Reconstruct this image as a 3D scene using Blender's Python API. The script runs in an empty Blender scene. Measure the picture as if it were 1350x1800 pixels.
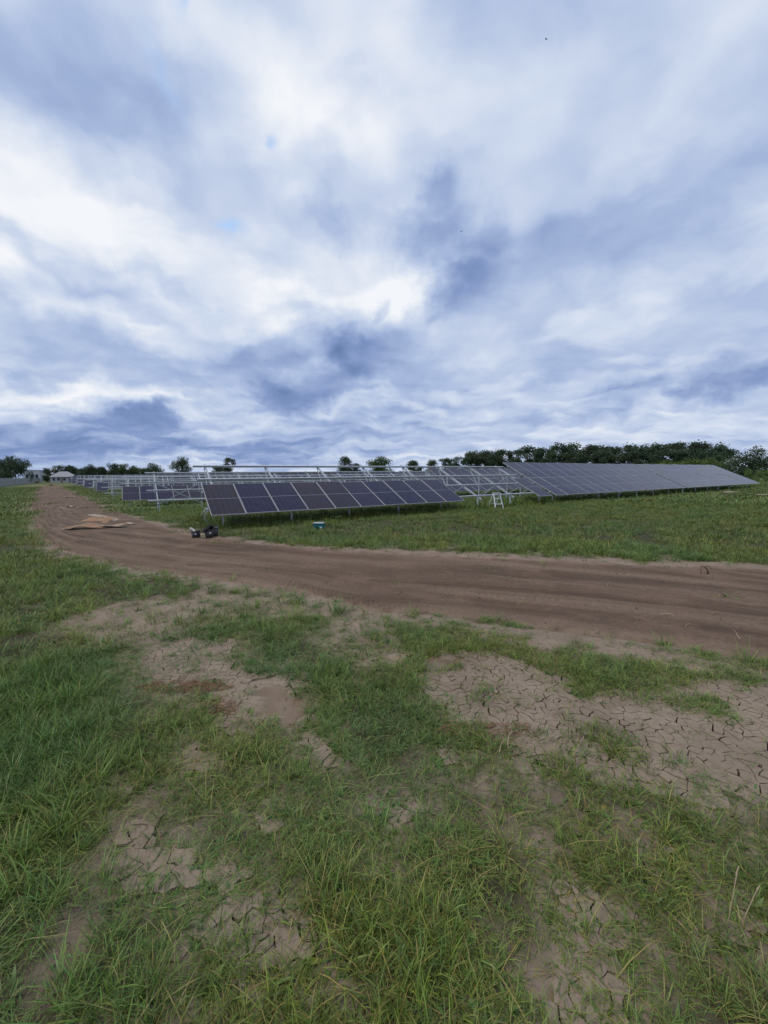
import bpy, math, random
import numpy as np
from mathutils import Matrix, Vector

random.seed(7)
RNG = np.random.default_rng(7)
SC = bpy.context.scene
COL = SC.collection

# ------------------------------------------------------------------ camera
F_PX, PITCH, ROLL, EYE = 693.0, math.radians(5.38), math.radians(-0.6), 1.65
FW = np.array([0, math.cos(PITCH), -math.sin(PITCH)])
UPV = np.array([0, math.sin(PITCH), math.cos(PITCH)])
_c, _s = math.cos(ROLL), math.sin(ROLL)
XR = _c * np.array([1.0, 0, 0]) + _s * UPV
DN = _s * np.array([1.0, 0, 0]) - _c * UPV
EYEP = np.array([0, 0, EYE])
cam_d = bpy.data.cameras.new('camera')
cam = bpy.data.objects.new('camera', cam_d)
COL.objects.link(cam)
cam_d.sensor_fit = 'VERTICAL'
cam_d.sensor_height = 24.0
cam_d.lens = F_PX / 1800 * 24
cam_d.clip_start = 0.05
cam_d.clip_end = 6000
cam.matrix_world = Matrix([[XR[0], -DN[0], -FW[0], 0], [XR[1], -DN[1], -FW[1], 0],
                           [XR[2], -DN[2], -FW[2], EYE], [0, 0, 0, 1]])
SC.camera = cam


def ray(x, y):
    return FW + XR * (x - 675) / F_PX + DN * (y - 900) / F_PX


def at(x, y, depth):
    return EYEP + ray(x, y) * depth


def proj(P):
    q = np.asarray(P, float) - EYEP
    w = q @ FW
    return 675 + F_PX * (q @ XR) / w, 900 + F_PX * (q @ DN) / w, w


# ------------------------------------------------------------------ sky, sun, exposure
SUN_EL, SUN_AZ = math.radians(54), math.radians(-115)      # azimuth from +Y, towards -X
world = bpy.data.worlds.new('World')
SC.world = world
world.use_nodes = True
world.cycles.sampling_method = 'MANUAL'
world.cycles.sample_map_resolution = 512


class NT:
    """tiny helper to write node trees"""
    def __init__(self, tree):
        self.t = tree
        self.n = tree.nodes
        self.l = tree.links

    def node(self, typ, **kw):
        nd = self.n.new(typ)
        for k, v in kw.items():
            setattr(nd, k, v)
        return nd

    def put(self, sock, v):
        if isinstance(v, bpy.types.NodeSocket):
            self.l.new(v, sock)
        elif v is not None:
            sock.default_value = v

    def m(self, op, a, b=None, c=None, clamp=False):
        nd = self.node('ShaderNodeMath', operation=op, use_clamp=clamp)
        for i, v in enumerate((a, b, c)):
            self.put(nd.inputs[i], v)
        return nd.outputs[0]

    def vm(self, op, a, b=None, out=0, scale=None):
        nd = self.node('ShaderNodeVectorMath', operation=op)
        self.put(nd.inputs[0], a)
        self.put(nd.inputs[1], b)
        if scale is not None:
            self.put(nd.inputs['Scale'], scale)
        return nd.outputs[out]

    def dot(self, a, b):
        return self.vm('DOT_PRODUCT', a, b, out='Value')

    def noise(self, vec, scale, detail=4, rough=0.5, dist=0.0, out='Fac', lac=2.0):
        nd = self.node('ShaderNodeTexNoise')
        self.put(nd.inputs['Vector'], vec)
        nd.inputs['Scale'].default_value = scale
        nd.inputs['Detail'].default_value = detail
        nd.inputs['Roughness'].default_value = rough
        nd.inputs['Distortion'].default_value = dist
        nd.inputs['Lacunarity'].default_value = lac
        return nd.outputs[out]

    def ramp(self, fac, stops, interp='LINEAR'):
        nd = self.node('ShaderNodeValToRGB')
        cr = nd.color_ramp
        cr.interpolation = interp
        while len(cr.elements) < len(stops):
            cr.elements.new(0.5)
        for e, (p, c) in zip(cr.elements, stops):
            e.position = p
            e.color = (*c, 1) if len(c) == 3 else c
        self.put(nd.inputs[0], fac)
        return nd.outputs[0]

    def mix(self, fac, a, b, blend='MIX'):
        nd = self.node('ShaderNodeMix', data_type='RGBA', blend_type=blend)
        self.put(nd.inputs[0], fac)
        for i, v in ((6, a), (7, b)):
            if isinstance(v, tuple) and len(v) == 3:
                v = (*v, 1)
            self.put(nd.inputs[i], v)
        return nd.outputs[2]

    def maprange(self, v, a, b, c=0.0, d=1.0, smooth=True):
        nd = self.node('ShaderNodeMapRange', interpolation_type='SMOOTHSTEP' if smooth else 'LINEAR')
        self.put(nd.inputs[0], v)
        for i, q in enumerate((a, b, c, d)):
            nd.inputs[i + 1].default_value = q
        return nd.outputs[0]

    def attr(self, name, kind='GEOMETRY', out='Fac'):
        nd = self.node('ShaderNodeAttribute', attribute_type=kind, attribute_name=name)
        return nd.outputs[out]


W = NT(world.node_tree)
W.n.clear()
sky = W.node('ShaderNodeTexSky', sky_type='NISHITA', sun_disc=False)
sky.sun_elevation = SUN_EL
sky.sun_rotation = SUN_AZ
sky.air_density, sky.dust_density, sky.ozone_density = 1.0, 0.6, 1.5
dvec = W.vm('NORMALIZE', W.node('ShaderNodeTexCoord').outputs['Generated'])
# ragged edges: bend the direction with two sizes of turbulence
wn1 = W.vm('SUBTRACT', W.noise(dvec, 4.0, 4, 0.55, out='Color'), (0.5, 0.5, 0.5))
wn2 = W.vm('SUBTRACT', W.noise(dvec, 13.0, 5, 0.6, out='Color'), (0.5, 0.5, 0.5))
warp = W.vm('ADD', W.vm('SCALE', wn1, scale=0.26), W.vm('SCALE', wn2, scale=0.11))
dwp = W.vm('ADD', dvec, warp)
sep = W.node('ShaderNodeSeparateXYZ')
W.l.new(W.vm('ADD', dvec, W.vm('SCALE', warp, scale=0.25)), sep.inputs[0])
zc = W.m('ADD', W.m('MAXIMUM', sep.outputs[2], 0.0), 0.17)
comb = W.node('ShaderNodeCombineXYZ')
W.l.new(W.m('DIVIDE', sep.outputs[0], zc), comb.inputs[0])
W.l.new(W.m('DIVIDE', sep.outputs[1], zc), comb.inputs[1])
plane = comb.outputs[0]                     # the cloud deck, seen in perspective
nA = W.noise(plane, 0.75, 6, 0.46, 0.15)
nB = W.noise(W.vm('ADD', plane, (7.3, 2.1, 0.4)), 2.0, 7, 0.47, 0.1)
nC = W.noise(W.vm('ADD', plane, (1.7, 9.2, 3.0)), 6.0, 5, 0.5, 0.1)
bright = W.m('ADD', 0.60, W.m('MULTIPLY', W.m('SUBTRACT', nA, 0.5), 0.46))
bright = W.m('ADD', bright, W.m('MULTIPLY', W.m('SUBTRACT', nB, 0.5), 0.46))
bright = W.m('ADD', bright, W.m('MULTIPLY', W.m('SUBTRACT', nC, 0.5), 0.22))


dmid = W.vm('ADD', dvec, W.vm('SCALE', warp, scale=0.55))


def blob(px, py, rx, ry, rot=0.0, dwp=dwp):
    """soft patch of the cloud deck around a direction; radii in image pixels at that spot"""
    c = ray(px, py)
    ln = np.linalg.norm(c)
    c = c / ln
    e1 = np.cross(c, [0, 0, 1.0])
    e1 /= np.linalg.norm(e1)
    e2 = np.cross(e1, c)
    cr, sr = math.cos(rot), math.sin(rot)
    f1, f2 = e1 * cr + e2 * sr, -e1 * sr + e2 * cr
    k = 1.0 / (F_PX * ln)
    a = W.dot(W.vm('SUBTRACT', dwp, tuple(c)), tuple(f1 / (rx * k)))
    b = W.dot(W.vm('SUBTRACT', dwp, tuple(c)), tuple(f2 / (ry * k)))
    r2 = W.m('ADD', W.m('MULTIPLY', a, a), W.m('MULTIPLY', b, b))
    g = W.m('POWER', 2.718, W.m('MULTIPLY', r2, -1.0))
    return W.m('MULTIPLY', g, W.m('GREATER_THAN', W.dot(dvec, tuple(c)), 0.3))


for px, py, rx, ry, rot, amt in [
        (60, 380, 200, 110, 0.3, 0.20), (640, 490, 170, 60, 0.2, 0.30), (330, 360, 260, 120, 0.35, 0.12), (60, 520, 120, 40, 0, .12),
        (200, 570, 200, 34, -0.3, 0.20), (90, 460, 160, 16, -.2, -.12), (240, 470, 130, 18, -.35, -.14), (130, 705, 280, 22, -0.12, 0.34), (480, 140, 200, 120, 0, 0.16),
        (730, 540, 36, 60, -0.6, 0.30), (1180, 200, 150, 130, 0, 0.10), (860, 775, 260, 26, 0.03, 0.16),
        (1000, 560, 260, 70, 0.25, 0.12), (1180, 660, 140, 16, 0.1, 0.14),
        (790, 450, 110, 90, 0.3, -0.14),
        (720, 590, 150, 50, 0.55, -0.14),
        (600, 680, 240, 50, 0.16, -0.20), (430, 620, 220, 52, 0.08, -0.16), (130, 785, 440, 36, 0.0, -0.38),
        (600, 765, 330, 34, 0.0, -0.26), (560, 722, 300, 10, .05, .12), (1090, 200, 90, 220, -0.5, -0.17), (90, 130, 200, 90, 0, -0.14), (600, 378, 18, 50, -.35, -.14),
        (1260, 700, 240, 26, 0.12, -0.34), (1150, 430, 220, 110, 0.3, -0.13), (260, 200, 50, 150, 0.5, -0.10)]:
    bright = W.m('ADD', bright, W.m('MULTIPLY', blob(px, py, rx, ry, rot), amt))
# billows: puffs with a lit top and a crisper edge, drawn on the same deck
plane2 = W.vm('ADD', plane, W.vm('SCALE', W.vm('SUBTRACT', W.noise(plane, 1.6, 3, .5, out='Color'), (.5, .5, .5)), scale=0.4))
pf = W.noise(W.vm('ADD', plane2, (3.1, 4.4, 1.2)), 2.0, 6, 0.46)
pg = W.noise(W.vm('ADD', plane2, (3.16, 4.30, 1.2)), 2.0, 6, 0.46)
bright = W.m('ADD', bright, W.m('MULTIPLY', W.maprange(pf, 0.46, 0.60), 0.14))
bright = W.m('ADD', bright, W.m('MULTIPLY', W.m('SUBTRACT', pf, pg), 0.55))
# the small grey cloud and its tail, with a ragged edge of its own
gc = None
for px, py, rx, ry, rot in ((770, 430, 84, 74, .2), (850, 425, 60, 46, .6), (775, 348, 46, 44, 0), (800, 500, 100, 54, .3),
                            (730, 575, 90, 40, .7), (640, 640, 110, 42, .4), (540, 685, 120, 34, .1), (680, 545, 14, 34, -.2)):
    g_ = blob(px, py, rx, ry, rot, dmid)
    gc = g_ if gc is None else W.m('MAXIMUM', gc, g_)
gc = W.maprange(W.m('ADD', gc, W.m('MULTIPLY', W.m('SUBTRACT', W.noise(dvec, 26, 6, .6), .5), .62)), 0.14, 0.98)
bright = W.m('SUBTRACT', bright, W.m('MULTIPLY', gc, 0.27))
cloud = W.ramp(bright, [(0.0, (1.4, 2.25, 4.3)), (0.25, (2.4, 3.3, 5.75)), (0.5, (4.15, 5.15, 7.4)),
                        (0.75, (6.2, 7.0, 8.5)), (1.0, (9.0, 9.2, 9.6))])
hole = None
dsoft = W.vm('ADD', dvec, W.vm('SCALE', warp, scale=0.45))
for px, py, rx, ry, rot, amt in [(495, 262, 12, 12, 0, 0.8), (410, 398, 34, 10, 0, .8), (318, 8, 26, 10, 0.6, 0.6),
                                 (268, 120, 16, 70, 0.55, 0.45)]:
    h = W.m('MULTIPLY', blob(px, py, rx, ry, rot, dsoft), amt)
    hole = h if hole is None else W.m('MAXIMUM', hole, h)
hole2 = W.maprange(nA, 0.26, 0.16)
hole = W.m('MULTIPLY', W.m('MAXIMUM', W.maprange(hole, 0.0, 1.1), hole2), 0.75)
skyc = W.mix(1.0, sky.outputs[0], (3.0, 3.1, 2.8), 'MULTIPLY')
full = W.mix(hole, cloud, skyc)
bg = W.node('ShaderNodeBackground')
W.l.new(full, bg.inputs[0])
bg.inputs[1].default_value = 0.1
W.l.new(bg.outputs[0], W.node('ShaderNodeOutputWorld').inputs[0])

sun_d = bpy.data.lights.new('sun', 'SUN')
sun_d.energy = 1.5
sun_d.angle = math.radians(12)
sun_d.color = (1.0, 0.90, 0.77)
sun = bpy.data.objects.new('sun', sun_d)
COL.objects.link(sun)
sun.rotation_euler = Vector((-math.sin(SUN_AZ) * math.cos(SUN_EL), -math.cos(SUN_AZ) * math.cos(SUN_EL),
                             -math.sin(SUN_EL))).to_track_quat('-Z', 'Y').to_euler()
SC.view_settings.view_transform = 'Standard'
SC.view_settings.look = 'None'
SC.view_settings.exposure = 0.0
SC.view_settings.gamma = 1.0
SC.view_settings.use_curve_mapping = False
SC.cycles.max_bounces = 5
SC.cycles.diffuse_bounces = 2
SC.cycles.glossy_bounces = 3
SC.cycles.transparent_max_bounces = 8

# ------------------------------------------------------------------ small tools
TH, TI = math.radians(32.0), math.radians(26.3)
D = np.array([math.cos(TH), math.sin(TH), 0])
NH = np.array([-math.sin(TH), math.cos(TH), 0])
O1 = np.array([-5.34, 12.12, 0])


def tag(o, label=None, cat=None, group=None, kind=None):
    for k, v in (('label', label), ('category', cat), ('group', group), ('kind', kind)):
        if v:
            o[k] = v
    return o


def empty(name, loc, rz=0.0):
    o = bpy.data.objects.new(name, None)
    o.empty_display_size = 0.2
    COL.objects.link(o)
    o.location = [float(v) for v in loc]
    o.rotation_euler = (0, 0, rz)
    return o


def obj(name, mesh, parent=None, loc=(0, 0, 0), rot=(0, 0, 0)):
    o = bpy.data.objects.new(name, mesh)
    COL.objects.link(o)
    o.parent = parent
    o.location = [float(v) for v in loc]
    o.rotation_euler = rot
    return o


def copy_tree(o, parent=None):
    c = o.copy()
    COL.objects.link(c)
    c.parent = parent
    for ch in o.children:
        copy_tree(ch, c)
    return c


def hsh(ix, iy, seed):
    h = (ix.astype(np.int64) * 374761393 + iy.astype(np.int64) * 668265263 + seed * 144269) & 0xFFFFFFFF
    h = ((h ^ (h >> 13)) * 1274126177) & 0xFFFFFFFF
    h = h ^ (h >> 16)
    return (h & 0xFFFF) / 65535.0


def vnoise(x, y, seed=0):
    x = np.asarray(x, float)
    y = np.asarray(y, float)
    ix, iy = np.floor(x), np.floor(y)
    fx, fy = x - ix, y - iy
    ux, uy = fx * fx * fx * (fx * (fx * 6 - 15) + 10), fy * fy * fy * (fy * (fy * 6 - 15) + 10)
    a, b = hsh(ix, iy, seed), hsh(ix + 1, iy, seed)
    c, d = hsh(ix, iy + 1, seed), hsh(ix + 1, iy + 1, seed)
    return (a + (b - a) * ux) * (1 - uy) + (c + (d - c) * ux) * uy


def fbm(x, y, seed=0, octs=4, rough=0.5):
    t, amp, tot = 0, 1.0, 0
    x = np.asarray(x, float)
    y = np.asarray(y, float)
    for i in range(octs):
        t = t + amp * vnoise(x * 2 ** i + 13.7 * i, y * 2 ** i + 5.1 * i, seed + i)
        tot += amp
        amp *= rough
    return t / tot - 0.5


def sstep(v, a, b):
    t = np.clip((v - a) / (b - a), 0, 1)
    return t * t * (3 - 2 * t)


def gz(x, y):
    """height of the ground"""
    x = np.asarray(x, float)
    y = np.asarray(y, float)
    v = (x - O1[0]) * NH[0] + (y - O1[1]) * NH[1]
    z = np.interp(v, [3, 9.7, 19.5, 29, 39, 60, 85], [0, -.15, -.38, -.34, -.2, -.1, 0])
    r = np.hypot(x, y)
    z = z + 0.16 * fbm(x * .16, y * .16, 3, 3) * sstep(r, 4, 14) + 0.05 * fbm(x * .8, y * .8, 5, 3) * sstep(r, .5, 3)
    return z


def G(px, py):
    """ground point seen at a pixel"""
    d = ray(px, py)
    z = 0.0
    for _ in range(6):
        p = EYEP + d * (z - EYE) / d[2]
        z = 0.5 * z + 0.5 * float(gz(p[0], p[1]))
    p = EYEP + d * (z - EYE) / d[2]
    return np.array([p[0], p[1], float(gz(p[0], p[1]))])


class MB:
    """collects shapes, then becomes ONE mesh"""
    def __init__(self):
        self.v, self.f, self.mi = [], [], []

    def add(self, verts, faces, mi=0):
        n = len(self.v)
        self.v += [tuple(float(c) for c in q) for q in verts]
        self.f += [tuple(i + n for i in f) for f in faces]
        self.mi += [mi] * len(faces)

    def box(self, lo, hi, mi=0, M=None):
        x0, y0, z0 = lo
        x1, y1, z1 = hi
        vs = [(x0, y0, z0), (x1, y0, z0), (x1, y1, z0), (x0, y1, z0), (x0, y0, z1), (x1, y0, z1), (x1, y1, z1), (x0, y1, z1)]
        if M is not None:
            vs = [M @ Vector(q) for q in vs]
        self.add(vs, [(0, 3, 2, 1), (4, 5, 6, 7), (0, 1, 5, 4), (1, 2, 6, 5), (2, 3, 7, 6), (3, 0, 4, 7)], mi)

    def beam(self, a, b, w, h, mi=0, up=(0, 0, 1)):
        a, b = np.array(a, float), np.array(b, float)
        d = b - a
        d /= np.linalg.norm(d)
        s = np.cross(d, up)
        if np.linalg.norm(s) < 1e-5:
            s = np.cross(d, (1, 0, 0))
        s /= np.linalg.norm(s)
        u = np.cross(s, d)
        vs = []
        for p in (a, b):
            for cs, cu in ((-1, -1), (1, -1), (1, 1), (-1, 1)):
                vs.append(p + s * cs * w / 2 + u * cu * h / 2)
        self.add(vs, [(0, 1, 2, 3), (7, 6, 5, 4), (0, 4, 5, 1), (1, 5, 6, 2), (2, 6, 7, 3), (3, 7, 4, 0)], mi)

    def tube(self, pts, rad, n=6, mi=0, cap=True):
        pts = [np.array(p, float) for p in pts]
        if not hasattr(rad, '__len__'):
            rad = [rad] * len(pts)
        vs, fs = [], []
        ref = np.array([0.31, 0.95, 0.1])
        for i, p in enumerate(pts):
            d = pts[min(i + 1, len(pts) - 1)] - pts[max(i - 1, 0)]
            d = d / (np.linalg.norm(d) + 1e-9)
            s = np.cross(d, ref)
            if np.linalg.norm(s) < 0.15:
                s = np.cross(d, (1, 0.1, 0.2))
            s /= np.linalg.norm(s)
            u = np.cross(s, d)
            for k in range(n):
                a = 2 * math.pi * k / n
                vs.append(p + (s * math.cos(a) + u * math.sin(a)) * rad[i])
        for i in range(len(pts) - 1):
            for k in range(n):
                fs.append((i * n + k, i * n + (k + 1) % n, (i + 1) * n + (k + 1) % n, (i + 1) * n + k))
        if cap:
            fs.append(tuple(range(n))[::-1])
            fs.append(tuple((len(pts) - 1) * n + k for k in range(n)))
        self.add(vs, fs, mi)

    def lathe(self, prof, n=16, mi=0, c=(0, 0, 0), cap=False):
        vs, fs = [], []
        for r, z in prof:
            for k in range(n):
                a = 2 * math.pi * k / n
                vs.append((c[0] + r * math.cos(a), c[1] + r * math.sin(a), c[2] + z))
        for i in range(len(prof) - 1):
            for k in range(n):
                fs.append((i * n + k, i * n + (k + 1) % n, (i + 1) * n + (k + 1) % n, (i + 1) * n + k))
        if cap:
            fs.append(tuple(range(n))[::-1])
        self.add(vs, fs, mi)

    def mesh(self, name, *mats, smooth=False):
        me = bpy.data.meshes.new(name)
        me.from_pydata(self.v, [], self.f)
        for mt in mats:
            me.materials.append(mt)
        if len(mats) > 1:
            me.polygons.foreach_set('material_index', self.mi)
        if smooth:
            me.polygons.foreach_set('use_smooth', [True] * len(me.polygons))
        me.update()
        return me


def np_mesh(name, V, quads=None, tris=None, mat=None, smooth=True):
    """fast mesh from arrays"""
    me = bpy.data.meshes.new(name)
    parts, starts, tot = [], [], 0
    for arr, k in ((quads, 4), (tris, 3)):
        if arr is not None and len(arr):
            parts.append(np.asarray(arr, np.int32).ravel())
            starts.append(tot + np.arange(len(arr)) * k)
            tot += len(arr) * k
    loops = np.concatenate(parts)
    st = np.concatenate(starts).astype(np.int32)
    me.vertices.add(len(V))
    me.vertices.foreach_set('co', np.asarray(V, np.float32).ravel())
    me.loops.add(len(loops))
    me.loops.foreach_set('vertex_index', loops)
    me.polygons.add(len(st))
    me.polygons.foreach_set('loop_start', st)
    me.polygons.foreach_set('use_smooth', np.full(len(st), smooth))
    me.update(calc_edges=True)
    me.validate()
    if mat:
        me.materials.append(mat)
    return me


def set_attr(me, name, arr, typ='FLOAT'):
    a = me.attributes.new(name, typ, 'POINT')
    key = {'FLOAT': 'value', 'INT': 'value', 'FLOAT_VECTOR': 'vector', 'FLOAT_COLOR': 'color'}[typ]
    a.data.foreach_set(key, np.asarray(arr, np.int32 if typ == 'INT' else np.float32).ravel())


def material(name, base=(0.5, 0.5, 0.5), rough=0.7, metal=0.0, var=0.0, scale=6.0, bump=0.0, bscale=30.0, spec=0.5,
             objvar=0.0, dark=None):
    mt = bpy.data.materials.new(name)
    mt.use_nodes = True
    T = NT(mt.node_tree)
    b = T.n['Principled BSDF']
    b.inputs['Roughness'].default_value = rough
    b.inputs['Metallic'].default_value = metal
    b.inputs['Specular IOR Level'].default_value = spec
    co = T.node('ShaderNodeTexCoord').outputs['Object']
    colr = (*base, 1)
    if var:
        n = T.noise(co, scale, 5, 0.6)
        lo = tuple(c * (1 - var) for c in (dark or base))
        hi = tuple(min(1, c * (1 + var)) for c in base)
        colr = T.ramp(n, [(0.3, lo), (0.7, hi)])
    if objvar:
        rnd = T.node('ShaderNodeObjectInfo').outputs['Random']
        g = T.m('ADD', 1 - objvar, T.m('MULTIPLY', rnd, 2 * objvar))
        hs = T.node('ShaderNodeHueSaturation')
        T.put(hs.inputs['Color'], colr)
        T.put(hs.inputs['Value'], g)
        colr = hs.outputs[0]
    T.put(b.inputs['Base Color'], colr)
    if bump:
        bp = T.node('ShaderNodeBump')
        bp.inputs['Strength'].default_value = bump
        bp.inputs['Distance'].default_value = 0.01
        T.l.new(T.noise(co, bscale, 4, 0.6), bp.inputs['Height'])
        T.l.new(bp.outputs[0], b.inputs['Normal'])
    return mt


# ------------------------------------------------------------------ where is what on the ground (from pixels)
def w_poly(pts):
    return np.array([G(x, y)[:2] for x, y in pts])


def w_ell(cx, cy, rx, ry, n=14):
    return w_poly([(cx + rx * math.cos(2 * math.pi * k / n), cy + ry * math.sin(2 * math.pi * k / n)) for k in range(n)])


def sdf(P, x, y):
    """signed distance to a polygon, positive inside"""
    out = np.full(x.shape, 1e9)
    ins = np.zeros(x.shape, bool)
    n = len(P)
    for i in range(n):
        ax, ay = P[i]
        bx, by = P[(i + 1) % n]
        dx, dy = bx - ax, by - ay
        t = np.clip(((x - ax) * dx + (y - ay) * dy) / (dx * dx + dy * dy + 1e-12), 0, 1)
        out = np.minimum(out, np.hypot(x - ax - t * dx, y - ay - t * dy))
        cond = ((ay > y) != (by > y))
        xs = ax + (y - ay) / (dy if abs(dy) > 1e-12 else 1e-12) * dx
        ins ^= cond & (x < xs)
    return np.where(ins, out, -out)


BARE = [  # polygon, strength, cracked
    (w_poly([(735, 1195), (765, 1150), (860, 1148), (960, 1165), (1080, 1200), (1350, 1195), (1480, 1200), (1500, 1520), (1350, 1440),
             (1250, 1405), (1120, 1372), (960, 1347), (860, 1312), (790, 1265), (745, 1228)]), 1.0, 1.0),
    (w_poly([(140, 1080), (250, 1052), (400, 1040), (520, 1060), (600, 1080), (700, 1088), (715, 1130), (640, 1150), (560, 1112),
             (430, 1112), (330, 1122), (250, 1152), (160, 1112)]), 0.75, 0.25),
    (w_poly([(365, 1190), (420, 1168), (470, 1172), (525, 1195), (556, 1230), (540, 1264), (470, 1292), (420, 1302), (370, 1297),
             (358, 1250)]), 1.0, 0.5),
    (w_poly([(230, 1140), (330, 1118), (435, 1122), (420, 1175), (390, 1205), (340, 1222), (270, 1212), (215, 1190)]), 0.8, 0.5),
    (w_poly([(298, 1214), (350, 1212), (385, 1245), (340, 1262), (298, 1242)]), 0.95, 0.2),
    (w_poly([(700, 1084), (760, 1088), (950, 1114), (1150, 1139), (1350, 1167), (1500, 1190), (1500, 1225), (1350, 1195), (1180, 1168),
             (1080, 1150), (1000, 1141), (930, 1127), (860, 1112), (715, 1096)]), 0.85, 0.2),
    (w_poly([(560, 1120), (620, 1135), (700, 1130), (730, 1165), (690, 1180), (600, 1150)]), 0.6, 0.5),
]
for cx, cy, rx, ry, st, ck in [
        (700, 1428, 60, 28, 1, 1), (285, 1500, 58, 44, 1, 1), (430, 1640, 110, 52, .9, 1), (515, 1675, 50, 52, .9, 1),
        (1035, 1615, 52, 66, .95, 1), (1070, 1690, 52, 45, .85, 1), (985, 1765, 110, 42, .8, 1), (335, 1330, 40, 26, .95, 1),
        (205, 1390, 30, 24, .9, .7), (565, 1325, 36, 28, .8, 1), (465, 1420, 18, 42, .8, .8), (1315, 1500, 70, 34, .7, .8),
        (385, 1540, 42, 24, .75, .8), (1008, 1532, 18, 18, .9, .3), (880, 1760, 52, 45, .7, 1), (820, 1330, 45, 16, .7, .8),
        (690, 1640, 26, 26, .7, .8), (1320, 1640, 42, 36, .7, .8), (160, 1100, 50, 16, .55, .2), (575, 1790, 60, 26, .6, .9),
        (300, 1760, 50, 40, .6, .8), (1180, 1500, 46, 22, .6, .8), (640, 1560, 20, 20, .6, .8)]:
    BARE.append((w_ell(cx, cy, rx, ry), st, ck))
LUSH = [
    (w_poly([(712, 1090), (800, 1090), (900, 1118), (980, 1140), (1060, 1170), (1150, 1180), (1190, 1196), (1150, 1214), (1040, 1207),
             (960, 1178), (880, 1152), (800, 1127), (728, 1108)]), 1.0)]
for cx, cy, rx, ry, st in [
        (1010, 1215, 36, 16, .9), (1060, 1312, 46, 22, .9), (1235, 1238, 62, 16, .8), (1216, 1338, 15, 14, .8), (1075, 1140, 26, 10, .8),
        (1140, 1136, 20, 8, .7), (1325, 1168, 44, 12, .9), (430, 1092, 120, 24, .95), (470, 1155, 62, 30, 1), (545, 1095, 40, 18, .7),
        (940, 1290, 34, 12, .5), (900, 1125, 60, 12, .8), (380, 1078, 60, 14, .7), (690, 1060, 40, 6, .4), (370, 1205, 30, 22, .5),
        (445, 1265, 18, 14, .6), (1310, 1270, 30, 8, .5), (860, 1225, 20, 8, .5), (800, 1170, 30, 10, .5), (1120, 1225, 40, 10, .5)]:
    LUSH.append((w_ell(cx, cy, rx, ry), st))

STATIONS = [((1350, 1165), (1350, 996)), ((1150, 1137), (1180, 990)), ((950, 1112), (1000, 983)), ((760, 1086), (830, 975)),
            ((640, 1075), (680, 968)), ((560, 1054), (580, 963)), ((430, 1030), (480, 955)), ((300, 1012), (400, 944)),
            ((200, 995), (335, 937)), ((120, 973), (280, 920)), ((78, 952), (215, 901)), ((60, 925), (172, 885)),
            ((55, 898), (146, 873)), ((57, 875), (120, 861)), ((68, 858), (106, 854)), ((78, 852), (99, 851))]
SN = np.array([G(*a)[:2] for a, b in STATIONS])
SF = np.array([G(*b)[:2] for a, b in STATIONS])
dn_, df_ = SN[0] - SN[1], SF[0] - SF[1]
dirR = (dn_ / np.linalg.norm(dn_) + df_ / np.linalg.norm(df_)) / 2
SN = np.vstack([SN[0] + dirR * 30, SN[0] + dirR * 8, SN])
SF = np.vstack([SF[0] + dirR * 30, SF[0] + dirR * 8, SF])


def spline(P, per):
    out = []
    n = len(P)
    for i in range(n - 1):
        p0, p1, p2, p3 = P[max(i - 1, 0)], P[i], P[i + 1], P[min(i + 2, n - 1)]
        for t in np.arange(per) / per:
            sg = np.linalg.norm(p2 - p1)
            m1, m2 = (p2 - p0), (p3 - p1)
            m1, m2 = m1 / np.linalg.norm(m1) * sg, m2 / np.linalg.norm(m2) * sg
            out.append((2 * t ** 3 - 3 * t ** 2 + 1) * p1 + (t ** 3 - 2 * t ** 2 + t) * m1 + (-2 * t ** 3 + 3 * t ** 2) * p2 + (t ** 3 - t ** 2) * m2)
    out.append(P[-1])
    return np.array(out)


EN, EF = spline(SN, 6), spline(SF, 6)
TRACK = np.vstack([EN, EF[::-1]])


def track_sd(x, y):
    return sdf(TRACK, x, y)


PUDP = [w_poly([(455, 1205), (490, 1200), (505, 1225), (535, 1240), (532, 1262), (495, 1272), (478, 1250), (460, 1232)]),
        w_poly([(745, 1160), (775, 1152), (805, 1160), (790, 1174), (755, 1176)])]


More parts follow.
